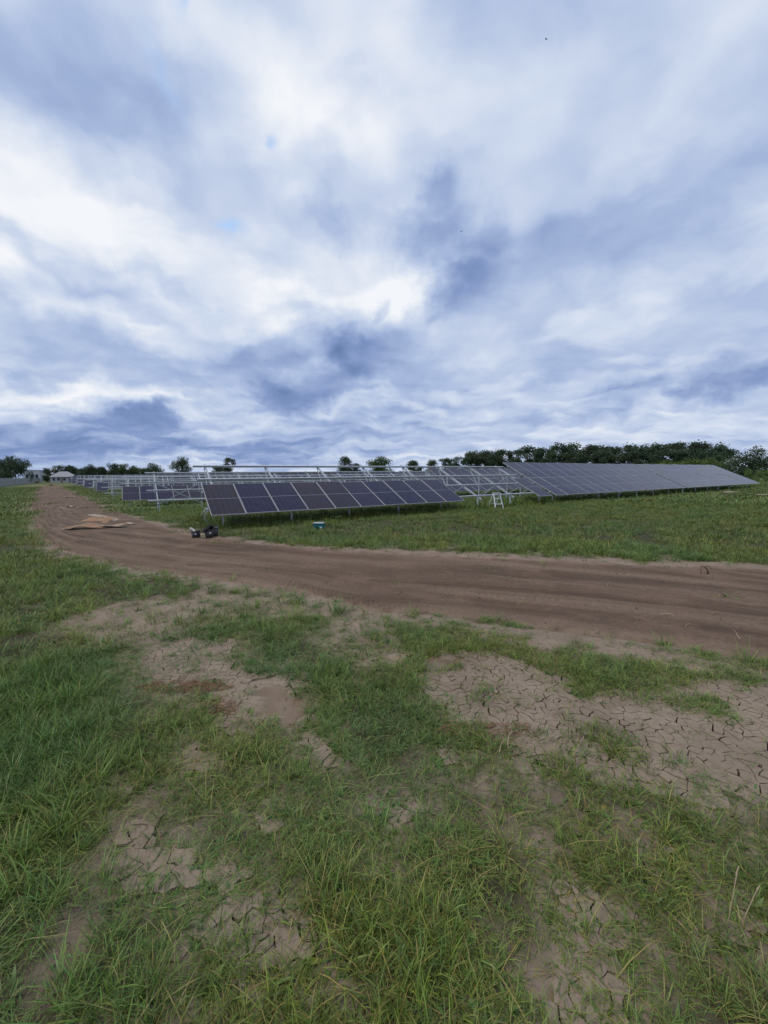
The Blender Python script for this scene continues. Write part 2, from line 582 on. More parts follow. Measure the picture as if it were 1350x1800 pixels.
def fields(x, y):
    """bare ground 0..1, cracked 0..1, signed distance to the track"""
    nz = fbm(x * 6, y * 6, 21, 4, 0.6)
    nl = fbm(x * 1.6, y * 1.6, 33, 3)
    td = track_sd(x, y)
    bare = np.zeros(x.shape)
    crack = np.zeros(x.shape)
    soil = np.zeros(x.shape)
    for P, st, ck in BARE:
        lo, hi = P.min(0) - .4, P.max(0) + .4
        k = (x > lo[0]) & (x < hi[0]) & (y > lo[1]) & (y < hi[1])
        if not k.any():
            continue
        d = sdf(P, x[k], y[k]) + nz[k] * 0.34 + nl[k] * .16
        b = sstep(d, -0.10, 0.17) * st
        bare[k] = np.maximum(bare[k], b)
        soil[k] = np.maximum(soil[k], sstep(d, -0.30, 0.02))
        crack[k] = np.maximum(crack[k], sstep(d, -0.08, 0.12) * ck)
    for P, st in LUSH:
        lo, hi = P.min(0) - .4, P.max(0) + .4
        k = (x > lo[0]) & (x < hi[0]) & (y > lo[1]) & (y < hi[1])
        if not k.any():
            continue
        d = sdf(P, x[k], y[k]) + nz[k] * 0.22
        bare[k] = bare[k] * (1 - sstep(d, -0.08, 0.10) * st)
    bare = np.maximum(bare, sstep(nz * 0.6 + nl, 0.18, 0.34) * 0.6 * (np.hypot(x, y) < 14))
    edge_ = td + nz * 1.1 + nl * .6
    bare = np.maximum(bare, sstep(edge_, -0.34, 0.0))
    soil = np.maximum(soil, sstep(edge_, -0.55, -0.15))
    for P in PUDP:
        k = np.hypot(x - P[:, 0].mean(), y - P[:, 1].mean()) < 1.0
        if k.any():
            d = sdf(P, x[k], y[k])
            crack[k] = crack[k] * (1 - sstep(d, -.16, -.04))
            bare[k] = np.maximum(bare[k], sstep(d, -.1, 0))
    return bare, crack, td, soil


# ------------------------------------------------------------------ ground sheet
def axis(fine_lo, fine_hi, step, lo, hi, grow):
    a = list(np.arange(fine_lo, fine_hi + 1e-6, step))
    s = step
    while a[-1] < hi:
        s *= grow
        a.append(a[-1] + s)
    s = step
    while a[0] > lo:
        s *= grow
        a.insert(0, a[0] - s)
    return np.array(a)


gx = axis(-5, 5.5, 0.045, -1800, 1800, 1.07)
gy = axis(0.6, 6.5, 0.045, -60, 2600, 1.05)
XX, YY = np.meshgrid(gx, gy)
xs_, ys_ = XX.ravel(), YY.ravel()
bare, crack, td, soil = np.zeros(xs_.shape), np.zeros(xs_.shape), np.full(xs_.shape, -50.0), np.zeros(xs_.shape)
near = (np.abs(xs_) < 150) & (ys_ > -25) & (ys_ < 170)
bare[near], crack[near], td[near], soil[near] = fields(xs_[near], ys_[near])
rr = np.hypot(xs_, ys_)
zz = gz(xs_, ys_)
zz = zz + (0.022 * fbm(xs_ * 4, ys_ * 4, 40, 4, 0.55)) * np.clip(1.2 - bare, 0, 1) * (rr < 40) + 0.006 * fbm(xs_ * 9, ys_ * 9, 44, 3)
zz = zz - 0.03 * sstep(crack, 0.22, 0.5) * (bare > .2)
for P in PUDP:
    k = np.hypot(xs_ - P[:, 0].mean(), ys_ - P[:, 1].mean()) < 1.0
    zz[k] -= .026 * sstep(sdf(P, xs_[k], ys_[k]) + .25 * fbm(xs_[k] * 7, ys_[k] * 7, 77, 3), -.10, .07)
zz = zz - 0.05 * sstep(td, 0.0, 0.35) - 0.05 * sstep(rr, 300, 320)
nyy, nxx = XX.shape
ii = (np.arange(nyy - 1)[:, None] * nxx + np.arange(nxx - 1)[None, :]).ravel()
quads = np.stack([ii, ii + 1, ii + nxx + 1, ii + nxx], 1)

mt_ground = bpy.data.materials.new('ground_soil')
mt_ground.use_nodes = True
T = NT(mt_ground.node_tree)
b = T.n['Principled BSDF']
b.inputs['Roughness'].default_value = 0.95
b.inputs['Specular IOR Level'].default_value = 0.2
pos = T.node('ShaderNodeNewGeometry').outputs['Position']
n1 = T.noise(pos, 2.2, 6, 0.6)
n2 = T.noise(pos, 0.35, 4, 0.55)
n3 = T.noise(pos, 28, 4, 0.6)
mudc = T.ramp(n1, [(0.25, (0.178, 0.136, 0.098)), (0.5, (0.250, 0.194, 0.142)), (0.75, (0.318, 0.250, 0.186))])
mudc = T.mix(T.maprange(n3, 0.4, 0.75), mudc, T.mix(1.0, mudc, (0.72, 0.72, 0.70), 'MULTIPLY'))
shaded_thatch = T.ramp(n3, [(0.3, (0.026, 0.026, 0.014)), (0.7, (0.075, 0.062, 0.036))])  # thatch darkened in colour to stand in for shade between the blades
farg = T.ramp(n2, [(0.3, (0.066, 0.094, 0.024)), (0.5, (0.092, 0.120, 0.030)), (0.72, (0.130, 0.130, 0.044))])
under = T.mix(T.attr('far'), shaded_thatch, farg)
colr = T.mix(T.attr('bare'), under, mudc)
T.l.new(colr, b.inputs['Base Color'])
bp = T.node('ShaderNodeBump')
bp.inputs['Strength'].default_value = 0.6
bp.inputs['Distance'].default_value = 0.012
T.l.new(T.noise(pos, 45, 6, 0.65), bp.inputs['Height'])
T.l.new(bp.outputs[0], b.inputs['Normal'])

ground_me = np_mesh('ground', np.stack([xs_, ys_, zz], 1), quads=quads, mat=mt_ground)
set_attr(ground_me, 'bare', np.maximum(bare, soil))
set_attr(ground_me, 'far', sstep(rr, 9, 26))
ground = tag(obj('ground', ground_me), kind='structure', label='patchy grass and mud ground of the field')

# ------------------------------------------------------------------ dirt track
NL = 64
lat = np.linspace(0, 1, NL)
stn = []
for i in range(len(EN) - 1):
    L_ = np.linalg.norm((EN[i + 1] + EF[i + 1]) / 2 - (EN[i] + EF[i]) / 2)
    r_ = np.linalg.norm((EN[i] + EF[i]) / 2)
    k = int(max(1, min(40, L_ / max(0.06, 0.012 * r_))))
    for t in np.arange(k) / k:
        stn.append((EN[i] * (1 - t) + EN[i + 1] * t, EF[i] * (1 - t) + EF[i + 1] * t))
stn.append((EN[-1], EF[-1]))
PN, PF = np.array([a for a, b_ in stn]), np.array([b_ for a, b_ in stn])
mid = (PN + PF) / 2
lon = np.concatenate([[0], np.cumsum(np.linalg.norm(np.diff(mid, axis=0), axis=1))])
wid = np.linalg.norm(PF - PN, axis=1)
ext = 0.12
LT = -ext + lat * (1 + 2 * ext)
TX = PN[:, None, 0] * (1 - LT) + PF[:, None, 0] * LT
TY = PN[:, None, 1] * (1 - LT) + PF[:, None, 1] * LT
LONG = np.repeat(lon[:, None], NL, 1)
LATM = LT[None, :] * wid[:, None]
edge = np.minimum(LATM, wid[:, None] - LATM)
edge = edge + 0.8 * fbm(TX * 2.0, TY * 2.0, 50, 5, 0.62) + 0.0
rut = np.zeros_like(TX)
for c0, wd, dp in ((0.24, 0.055, 0.030), (0.36, 0.04, 0.016), (0.62, 0.06, 0.034), (0.74, 0.04, 0.018), (0.48, 0.03, 0.008)):
    cc = c0 + 0.05 * fbm(LONG * 0.12, LONG * 0 + c0 * 50, 61, 2)
    rut -= dp * np.exp(-((LT[None, :] - cc) / wd) ** 2) * (0.6 + 0.8 * vnoise(LONG * .5, LONG * 0 + c0 * 9, 8))
TZ = gz(TX, TY) + 0.004 - 0.075 * (1 - sstep(edge, -0.16, 0.30)) + rut * sstep(edge, 0, .4) * .6 \
    + 0.014 * fbm(LONG * .9, LATM * 5, 70, 4, 0.6) + 0.026 * fbm(TX * 6, TY * 6, 75, 5, .65) + 0.01
n_s = len(lon)
ii = (np.arange(n_s - 1)[:, None] * NL + np.arange(NL - 1)[None, :]).ravel()
tq = np.stack([ii, ii + 1, ii + NL + 1, ii + NL], 1)
mt_track = bpy.data.materials.new('track_dirt')
mt_track.use_nodes = True
T = NT(mt_track.node_tree)
b = T.n['Principled BSDF']
b.inputs['Roughness'].default_value = 0.92
b.inputs['Specular IOR Level'].default_value = 0.25
pos = T.node('ShaderNodeNewGeometry').outputs['Position']
cb = T.node('ShaderNodeCombineXYZ')
T.l.new(T.m('MULTIPLY', T.attr('lon'), 0.22), cb.inputs[0])
T.l.new(T.m('MULTIPLY', T.attr('latm'), 2.2), cb.inputs[1])
s1 = T.noise(cb.outputs[0], 1.0, 7, 0.62, 0.6)
s2 = T.noise(pos, 1.1, 5, 0.6)
s3 = T.noise(pos, 24, 5, 0.65)
c1 = T.ramp(s1, [(0.34, (0.088, 0.055, 0.036)), (0.5, (0.145, 0.095, 0.062)), (0.66, (0.215, 0.150, 0.102))])
c2 = T.mix(T.m('MULTIPLY', T.maprange(s2, 0.48, 0.70), .7), c1, (0.215, 0.145, 0.098))
c2 = T.mix(T.m('MULTIPLY', T.maprange(s3, 0.42, 0.75), 0.7), c2, (0.080, 0.052, 0.036))
c2 = T.mix(T.m('MULTIPLY', T.attr('sand'), T.maprange(T.noise(pos, 3.5, 5, .6), 0.3, 0.6)), c2, (0.28, 0.20, 0.145))
T.l.new(c2, b.inputs['Base Color'])
bp = T.node('ShaderNodeBump')
bp.inputs['Strength'].default_value = 0.9
bp.inputs['Distance'].default_value = 0.03
hgt = T.noise(pos, 22, 7, 0.72)
# tyre lugs pressed into the wheel lines
latf = T.m('MULTIPLY', T.attr('latm'), 1.25)
lat0 = T.m('ABSOLUTE', T.m('SUBTRACT', T.m('FRACT', latf), 0.5))
lug = T.m('SINE', T.m('ADD', T.m('MULTIPLY', T.attr('lon'), 62.0), T.m('MULTIPLY', lat0, 14.0)))
msk = T.m('MULTIPLY', T.maprange(lat0, 0.30, 0.18), T.maprange(T.noise(cb.outputs[0], 1.6, 3, .5), 0.5, 0.62))
hgt = T.m('ADD', hgt, T.m('MULTIPLY', T.m('MULTIPLY', lug, msk), 0.22))
T.l.new(hgt, bp.inputs['Height'])
T.l.new(bp.outputs[0], b.inputs['Normal'])
track_me = np_mesh('dirt_track', np.stack([TX.ravel(), TY.ravel(), TZ.ravel()], 1), quads=tq, mat=mt_track)
set_attr(track_me, 'lon', LONG.ravel())
set_attr(track_me, 'latm', LATM.ravel())
sand = np.maximum(sstep(0.75 - np.abs(wid[:, None] - LATM), 0.0, 0.6) * 0.9, sstep(0.5 - LATM, 0.0, 0.5) * 0.8)
set_attr(track_me, 'sand', sand.ravel())
tag(obj('dirt_track', track_me), kind='structure', label='brown rutted dirt track curving round the solar field')

# ------------------------------------------------------------------ cracked mud plates
mt_plate = bpy.data.materials.new('dried_mud')
mt_plate.use_nodes = True
T = NT(mt_plate.node_tree)
b = T.n['Principled BSDF']
b.inputs['Roughness'].default_value = 0.9
b.inputs['Specular IOR Level'].default_value = 0.25
pos = T.node('ShaderNodeNewGeometry').outputs['Position']
n1 = T.noise(pos, 2.2, 6, 0.6)
n3 = T.noise(pos, 26, 5, 0.65)
c1 = T.ramp(n1, [(0.25, (0.178, 0.136, 0.098)), (0.5, (0.250, 0.194, 0.142)), (0.75, (0.318, 0.250, 0.186))])
c1 = T.mix(T.m('MULTIPLY', T.maprange(n3, 0.4, 0.75), 0.6), c1, (0.165, 0.122, 0.090))
T.l.new(c1, b.inputs['Base Color'])
bp = T.node('ShaderNodeBump')
bp.inputs['Strength'].default_value = 0.5
bp.inputs['Distance'].default_value = 0.006
T.l.new(T.noise(pos, 70, 5, 0.65), bp.inputs['Height'])
T.l.new(bp.outputs[0], b.inputs['Normal'])


def clip_poly(P, nx, ny, d):
    out = []
    n = len(P)
    for i in range(n):
        a, c = P[i], P[(i + 1) % n]
        da, dc = a[0] * nx + a[1] * ny - d, c[0] * nx + c[1] * ny - d
        if da <= 0:
            out.append(a)
        if (da < 0 < dc) or (dc < 0 < da):
            t = da / (da - dc)
            out.append((a[0] + (c[0] - a[0]) * t, a[1] + (c[1] - a[1]) * t))
    return out


def pair_rand(a, c):
    return (((a[0] + c[0]) * 73856093 ^ (a[1] + c[1]) * 19349663 ^ (a[0] * c[0] + a[1] * c[1]) * 83492791) % 9973) / 9973.0


cell = 0.064
gi0, gi1, gj0, gj1 = int(-2.6 / cell), int(4.6 / cell), int(0.9 / cell), int(4.9 / cell)
IX, IY = np.meshgrid(np.arange(gi0 - 2, gi1 + 3), np.arange(gj0 - 2, gj1 + 3), indexing='ij')
SX = (IX + 0.5 + (hsh(IX, IY, 5) - .5) * .95) * cell
SY = (IY + 0.5 + (hsh(IX, IY, 6) - .5) * .95) * cell
b0, ck0, td0, so0 = fields(SX.ravel(), SY.ravel())
CK = (ck0 * (b0 > 0.25) * (td0 < -0.05)).reshape(SX.shape)
plates = []
for i in range(2, SX.shape[0] - 2):
    for j in range(2, SX.shape[1] - 2):
        ckv = CK[i, j]
        if ckv < 0.10:
            continue
        x0, y0 = SX[i, j], SY[i, j]
        P = [(x0 - .2, y0 - .2), (x0 + .2, y0 - .2), (x0 + .2, y0 + .2), (x0 - .2, y0 + .2)]
        for di in range(-2, 3):
            for dj in range(-2, 3):
                if di == 0 and dj == 0:
                    continue
                x1, y1 = SX[i + di, j + dj], SY[i + di, j + dj]
                nx, ny = x1 - x0, y1 - y0
                ln = math.hypot(nx, ny)
                nx, ny = nx / ln, ny / ln
                rv = pair_rand((i, j), (i + di, j + dj))
                wcr = 0.0002 if rv < 0.36 else (0.0010 + 0.0062 * (rv - .36) ** 1.3)
                wcr *= (0.45 + 0.75 * ckv)
                P = clip_poly(P, nx, ny, nx * (x0 + x1) / 2 + ny * (y0 + y1) / 2 - wcr)
                if len(P) < 3:
                    break
            if len(P) < 3:
                break
        if len(P) >= 3:
            plates.append((x0, y0, ckv, P))
print('mud plates', len(plates))


def plate_geo(x0, y0, ckv, P):
    """one curled plate of dried mud; outline bent by a shared noise so the cracks meander together"""
    Q = []
    for a, c in zip(P, P[1:] + P[:1]):
        if math.hypot(a[0] - c[0], a[1] - c[1]) < 0.004:
            continue
        Q += [a, ((a[0] + c[0]) / 2, (a[1] + c[1]) / 2)]
    if len(Q) < 4:
        return None
    Q = np.array(Q)
    ox = fbm(Q[:, 0] * 16, Q[:, 1] * 16, 91, 2) * 0.050
    oy = fbm(Q[:, 0] * 16, Q[:, 1] * 16, 97, 2) * 0.050
    Q = Q + np.stack([ox, oy], 1)
    c = Q.mean(0)
    h = 0.003 - 0.016 * (1 - sstep(np.array(ckv), 0.15, 0.42))
    zq = gz(Q[:, 0], Q[:, 1]) + h + 0.012 * fbm(Q[:, 0] * 7, Q[:, 1] * 7, 88, 3)
    dq = np.linalg.norm(Q - c, axis=1)[:, None] + 1e-6
    I_ = Q - (Q - c) / dq * np.minimum(0.005, dq * .3)
    n = len(Q)
    V = [(q[0], q[1], z - 0.028) for q, z in zip(Q, zq)] + [(q[0], q[1], z - .0012) for q, z in zip(Q, zq)] \
        + [(q[0], q[1], z) for q, z in zip(I_, zq)] + [(c[0], c[1], float(zq.mean()) - 0.0008)]
    Fq = []
    for k in range(n):
        k2 = (k + 1) % n
        Fq += [(k, k2, n + k2, n + k), (n + k, n + k2, 2 * n + k2, 2 * n + k), (2 * n + k, 2 * n + k2, 3 * n)]
    return V, Fq


plates.sort(key=lambda p: math.hypot(p[0], p[1]) - 1.2 * (p[2] > .5))
rest = MB()
for idx, pl in enumerate(plates):
    ge = plate_geo(*pl)
    if ge is None:
        continue
    if idx < 300:
        mb = MB()
        V, Fq = ge
        c = np.array(V[-1])
        mb.add([np.array(v) - c for v in V], Fq)
        obj('mud_plate', mb.mesh('mud_plate', mt_plate, smooth=False), ground, c)
    else:
        rest.add(*ge)
if rest.v:
    o = obj('mud_plate', rest.mesh('mud_plate_mass', mt_plate, smooth=False), ground)
    tag(o, kind='stuff')

# ------------------------------------------------------------------ puddles
mt_water = bpy.data.materials.new('muddy_water')
mt_water.use_nodes = True
T = NT(mt_water.node_tree)
b = T.n['Principled BSDF']
pos = T.node('ShaderNodeNewGeometry').outputs['Position']
T.l.new(T.ramp(T.noise(pos, 5, 4, .5), [(0.35, (0.150, 0.095, 0.050)), (0.65, (0.19, 0.135, 0.085))]), b.inputs['Base Color'])
b.inputs['Roughness'].default_value = 0.05
b.inputs['IOR'].default_value = 1.33


def puddle(P, label):
    """level sheet of muddy water; the shore is where the ground rises through it"""
    c = P.mean(0)
    R = [c + (q - c) * (1 + .13 / np.linalg.norm(q - c)) for q in P]
    z = float(np.mean(gz(P[:, 0], P[:, 1]))) - 0.011
    mb = MB()
    n = len(R)
    mb.add([(q[0], q[1], z) for q in R] + [(q[0], q[1], z - .05) for q in R], [tuple(range(n))] + [(k, n + k, n + (k + 1) % n, (k + 1) % n) for k in range(n)])
    tag(obj('puddle', mb.mesh('puddle', mt_water)), label, kind='structure')


puddle(PUDP[0], 'rust brown puddle in the wet mud left of centre')
puddle(PUDP[1], 'small rusty puddle at the edge of the cracked mud')

# ------------------------------------------------------------------ solar rows
PW, PL, GAP = 1.06, 2.108, 0.02
mt_steel = material('galvanised_steel', (0.42, 0.45, 0.49), 0.45, 0.3, var=0.12, scale=9, objvar=0.10)
mt_alu = material('anodised_aluminium', (0.40, 0.40, 0.42), 0.5, 0.2)
mt_cable = material('grey_cable', (0.30, 0.31, 0.31), 0.5)
mt_cell = bpy.data.materials.new('solar_cells')
mt_cell.use_nodes = True
T = NT(mt_cell.node_tree)
b = T.n['Principled BSDF']
tc = T.node('ShaderNodeTexCoord').outputs['Object']
sp = T.node('ShaderNodeSeparateXYZ')
T.l.new(tc, sp.inputs[0])
ux = T.m('MULTIPLY', sp.outputs[0], 6 / 1.04)
fx = T.m('ABSOLUTE', T.m('SUBTRACT', T.m('FRACT', ux), 0.5))
lineX = T.maprange(fx, 0.468, 0.490)
uy = T.m('MULTIPLY', sp.outputs[1], 24 / 2.088)
fy = T.m('ABSOLUTE', T.m('SUBTRACT', T.m('FRACT', uy), 0.5))
lineY = T.m('MULTIPLY', T.maprange(fy, 0.46, 0.49), 0.35)
midl = T.maprange(T.m('ABSOLUTE', T.m('SUBTRACT', sp.outputs[1], 1.044)), 0.013, 0.008)
rnd = T.node('ShaderNodeObjectInfo').outputs['Random']
celc = T.ramp(rnd, [(0.0, (0.009, 0.009, 0.034)), (0.5, (0.013, 0.012, 0.038)), (0.8, (0.015, 0.012, 0.030)), (1.0, (0.026, 0.019, 0.020))])  # brownish end paints a reflection into the base colour of some panels
celc = T.mix(T.m('MULTIPLY', T.maprange(T.noise(tc, 2.5, 3, .5), .35, .7), .5), celc, (0.014, 0.015, 0.05))
c1 = T.mix(T.m('MAXIMUM', T.m('MULTIPLY', lineX, 0.85), lineY), celc, (0.065, 0.068, 0.12))
c1 = T.mix(midl, c1, (0.20, 0.20, 0.26))
warm_sheen = T.m('MULTIPLY', T.maprange(T.noise(tc, 3.0, 5, .65), .3, .8), 0.05)  # warm grey mixed into the colour in place of the glass sheen
c1 = T.mix(warm_sheen, c1, (0.20, 0.17, 0.15))
T.l.new(c1, b.inputs['Base Color'])
b.inputs['Roughness'].default_value = 0.2
b.inputs['IOR'].default_value = 1.45
b.inputs['Specular IOR Level'].default_value = 0.15


def panel_meshes():
    w, l, r, th = 1.04, 2.088, 0.013, 0.035
    g = MB()
    g.box((r, r, -0.012), (w - r, l - r, -0.0035))
    fr = MB()
    fr.box((0, 0, -th), (r, l, 0))
    fr.box((w - r, 0, -th), (w, l, 0))
    fr.box((r, 0, -th), (w - r, r, -0.0005))
    fr.box((r, l - r, -th), (w - r, l, -0.0005))
    a = MB()
    a.box((r, r, -0.012), (w - r, l - r, -0.0035), 0)
    a.box((0, 0, -th), (r, l, 0), 1)
    a.box((w - r, 0, -th), (w, l, 0), 1)
    a.box((r, 0, -th), (w - r, r, -0.0005), 1)
    a.box((r, l - r, -th), (w - r, l, -0.0005), 1)
    return g.mesh('panel_glass', mt_cell), fr.mesh('panel_frame', mt_alu), a.mesh('panel_whole', mt_cell, mt_alu)


ME_GLASS, ME_FRAME, ME_PANEL = panel_meshes()
CT, ST = math.cos(TI), math.sin(TI)
ZB = 0.46                       # lower panel edge above ground


def slope_pt(x, t, off=0.0):
    """point on the table plane (local), off = distance below it"""
    return np.array([x, t * CT + off * ST, ZB + t * ST - off * CT])


def c_profile(L):
    m = MB()
    h, w, t = 0.068, 0.055, 0.006
    m.box((0, -w / 2, -h / 2), (L, -w / 2 + t, h / 2))
    m.box((0, -w / 2 + t, h / 2 - t), (L, w / 2, h / 2 - .0004))
    m.box((0, -w / 2 + t, -h / 2 + .0004), (L, w / 2, -h / 2 + t))
    return m


_cache = {}


def cached(key, fn):
    if key not in _cache:
        _cache[key] = fn()
    return _cache[key]


def rafter_mesh():
    m = MB()
    m.beam(slope_pt(0, 0.22, 0.140), slope_pt(0, 4.0, 0.140), 0.046, 0.07, up=(0, -ST, CT))
    return m.mesh('rafter', mt_steel)


def post_mesh(t):
    m = MB()
    top = slope_pt(0, t, 0.13)
    x0 = 0.031
    m.box((x0, top[1] - 0.036, -0.9), (x0 + .006, top[1] + .036, top[2]))
    m.box((x0 + .006, top[1] - 0.036, -0.9), (x0 + .04, top[1] - .030, top[2] - .001))
    m.box((x0 + .006, top[1] + 0.030, -0.9), (x0 + .04, top[1] + .036, top[2] - .001))
    return m.mesh('post', mt_steel)


def knee_mesh():
    m = MB()
    a = slope_pt(0, 3.0, 0)
    m.beam((-0.05, a[1], 0.45), slope_pt(-0.05, 1.55, 0.14), 0.028, 0.034)
    return m.mesh('brace', mt_steel)


def knee2_mesh():
    m = MB()
    a = slope_pt(0, 3.0, 0)
    m.beam((-0.05, a[1], 0.95), slope_pt(-0.05, 3.75, 0.14), 0.028, 0.034)
    return m.mesh('brace_upper', mt_steel)


def xbrace_mesh(bay, flip):
    m = MB()
    y = slope_pt(0, 3.0, 0)[1] + (0.075 if flip else 0.115)
    z0, z1 = 0.25, 1.45
    if flip:
        z0, z1 = z1, z0
    m.beam((0.06, y, z0), (bay + 0.06, y, z1), 0.02, 0.04)
    return m.mesh('cross_brace', mt_steel)


RAFT0, BAY = 0.36 * PW, 2.175 * PW
PURL_T = (0.47, 1.58, 2.60, 3.72)
rr_ = random.Random(11)


def solar_table(O, k0, ncol, low, up, label, detail, name='solar_table'):
    """one rack with the panels clamped to it"""
    base = O + D * k0 * PW
    root = empty(name, (base[0], base[1], float(gz(base[0], base[1])) if O[2] is None else O[2]), TH)
    tag(root, label, 'solar rack' if not (low or up) else 'solar array', 'rows of solar tables on the field')
    Ltot = ncol * PW
    bare_rack = len(low) + len(up) < ncol * 2
    for q, t in enumerate(PURL_T):
        over0 = 0.05 + (rr_.random() * 0.5 if bare_rack and k0 == 0 and len(low) < 2 else .02)
        L = Ltot + over0
        key = ('purlin', round(L, 1))
        me = cached(key, lambda: c_profile(round(L, 1)).mesh('purlin', mt_steel))
        p = slope_pt(-over0, t, 0.035 + 0.035)
        obj('purlin', me, root, p, (TI, 0, 0))
    nr = int((Ltot - RAFT0) / BAY + 1.02)
    for i in range(nr):
        x = RAFT0 + i * BAY
        obj('rafter', cached('rafter', rafter_mesh), root, (x, 0, 0))
        obj('post', cached('postf', lambda: post_mesh(0.55)), root, (x, 0, 0))
        obj('post', cached('postr', lambda: post_mesh(3.0)), root, (x, 0, 0))
        if detail >= 1:
            obj('brace', cached('knee', knee_mesh), root, (x, 0, 0))
            obj('brace', cached('knee2', knee2_mesh), root, (x, 0, 0))
            if i < nr - 1 and i % 3 == 0:
                for fl in (0, 1):
                    obj('cross_brace', cached(('x', fl), lambda: xbrace_mesh(BAY, fl)), root, (x, 0, 0))
    for r, cols in ((0, low), (1, up)):
        t0 = r * (PL + GAP)
        for c in cols:
            p = slope_pt(c * PW + 0.01, t0 + 0.01, 0)
            p = p + np.array([0, 0, rr_.uniform(-.002, .002)])
            rot = (TI + rr_.uniform(-.010, .010), rr_.uniform(-.008, .008), rr_.uniform(-.002, .002))
            if detail >= 2:
                g = obj('solar_panel', ME_GLASS, root, p, rot)
                obj('panel_frame', ME_FRAME, g)
            else:
                obj('solar_panel', ME_PANEL, root, p, rot)
    return root


ROWSTEP = NH * 9.73 - D * 1.40
ORD = ['first', 'second', 'third', 'fourth', 'fifth', 'sixth', 'seventh', 'eighth', 'ninth', 'tenth', 'eleventh', 'twelfth', 'thirteenth']
A_, B_ = list(range(16)), list(range(15))
TABS = [(0.0, 16), (16.35, 15), (31.65, 15)]
WHERE = ['left-end', 'middle', 'right-end']
cfg = {
    0: [(list(range(10)) + [15], []), (B_, B_), (B_, B_)],
    1: [([13, 14, 15], []), (B_, B_[3:]), (B_, B_)],
    2: [(A_, []), (B_, []), (B_, B_)],
    3: [([], []), (B_[4:], []), (B_, B_)],
    4: [([0] + A_[6:], []), (B_, B_[2:]), (B_, B_)],
    5: [([], []), (B_, B_[8:]), (B_, B_)],
    6: [(A_[:1] + A_[2:], A_[9:]), (B_, B_), (B_, B_)],
    7: [([], []), (B_, B_), (B_, B_)],
    8: [(A_, []), (B_, B_), None],
    9: [(A_[2:], A_[8:]), (B_, B_), None],
    10: [(A_, A_), (B_, B_), None],
    11: [(A_[1:], []), (B_, B_), None],
    12: [(A_, A_[3:]), None, None]}
for n, tabs in cfg.items():
    O = O1 + ROWSTEP * n
    for q, tb in enumerate(tabs):
        if tb is None:
            continue
        low, up = tb
        k0, nc = TABS[q]
        base = O + D * (k0 + nc * .4) * PW
        Oz = np.array([O[0], O[1], float(np.interp(n * 9.73, [3, 9.7, 19.5, 29, 39, 60, 85], [0, -.15, -.38, -.34, -.2, -.1, 0]))])
        if n == 0:
            lab = ['nearest solar table with one lower run of dark panels and bare rack above',
                   'solar table fully covered with panels, next right of the half bare nearest one',
                   'fully covered solar table at the far right end of the nearest row'][q]
        else:
            if not low and not up:
                st = 'bare steel rack without panels'
            elif not up:
                st = 'steel rack with ' + ('only its lower run panelled' if len(low) == nc else 'a partly panelled lower run')
            elif len(up) == nc and len(low) == nc:
                st = 'fully panelled solar table'
            else:
                st = 'partly panelled solar table'
            lab = '%s, %s one in the %s row back' % (st, WHERE[q], ORD[n])
        t_ = solar_table(Oz, k0, nc, low, up, lab, 2 if n == 0 else (1 if n < 6 else 0))
        if n == 0 and q == 0:
            # loose cable tails hanging from the left edge of the nearest table
            for dx, ln, sw in ((-0.03, .34, .10), (-0.06, .26, -.12), (-0.02, .42, .05)):
                m = MB()
                a = slope_pt(dx, 0.25 + abs(sw) * 3, 0.05)
                pts = [a + np.array([-.10 * math.sin(k / 6 * 3.1) * (1 + sw * 4), sw * k / 6, -ln * k / 6]) for k in range(7)]
                m.tube(pts, 0.011, 6)
                obj('cable', m.mesh('cable', mt_cable, smooth=True), t_)
            for t in (0.5, 1.0, 1.6):
                m = MB()
                m.box((-0.03, t * CT - .02, ZB + t * ST - .03), (0.008, t * CT + .02, ZB + t * ST - .008))
                obj('clamp', m.mesh('clamp', mt_alu), t_)


# ------------------------------------------------------------------ trees
def leaf_mat(name, cols, rough=0.7):
    mt = bpy.data.materials.new(name)
    mt.use_nodes = True
    T = NT(mt.node_tree)
    b = T.n['Principled BSDF']
    b.inputs['Roughness'].default_value = rough
    b.inputs['Specular IOR Level'].default_value = 0.3
    v = T.attr('leaf_tone')
    r = T.node('ShaderNodeObjectInfo').outputs['Random']
    c = T.ramp(v, [(0.0, cols[0]), (0.55, cols[1]), (1.0, cols[2])])
    hs = T.node('ShaderNodeHueSaturation')
    T.put(hs.inputs['Color'], c)
    T.put(hs.inputs['Hue'], T.m('ADD', 0.485, T.m('MULTIPLY', r, 0.03)))
    T.put(hs.inputs['Value'], T.m('ADD', 0.85, T.m('MULTIPLY', r, 0.3)))
    T.l.new(hs.outputs[0], b.inputs['Base Color'])
    tr = T.node('ShaderNodeBsdfTranslucent')
    T.l.new(hs.outputs[0], tr.inputs[0])
    mx = T.node('ShaderNodeMixShader')
    mx.inputs[0].default_value = 0.22
    T.l.new(b.outputs[0], mx.inputs[1])
    T.l.new(tr.outputs[0], mx.inputs[2])
    T.l.new(mx.outputs[0], T.n['Material Output'].inputs[0])
    return mt


mt_bark = material('bark', (0.10, 0.078, 0.060), 0.9, var=0.3, scale=8)
mt_leaf_dark = leaf_mat('foliage_dark', ((0.034, 0.058, 0.032), (0.052, 0.084, 0.042), (0.080, 0.115, 0.055)))
mt_leaf_mid = leaf_mat('foliage_mid', ((0.045, 0.075, 0.028), (0.068, 0.110, 0.038), (0.10, 0.15, 0.05)))
mt_leaf_light = leaf_mat('foliage_light', ((0.075, 0.115, 0.032), (0.11, 0.165, 0.045), (0.15, 0.20, 0.06)))


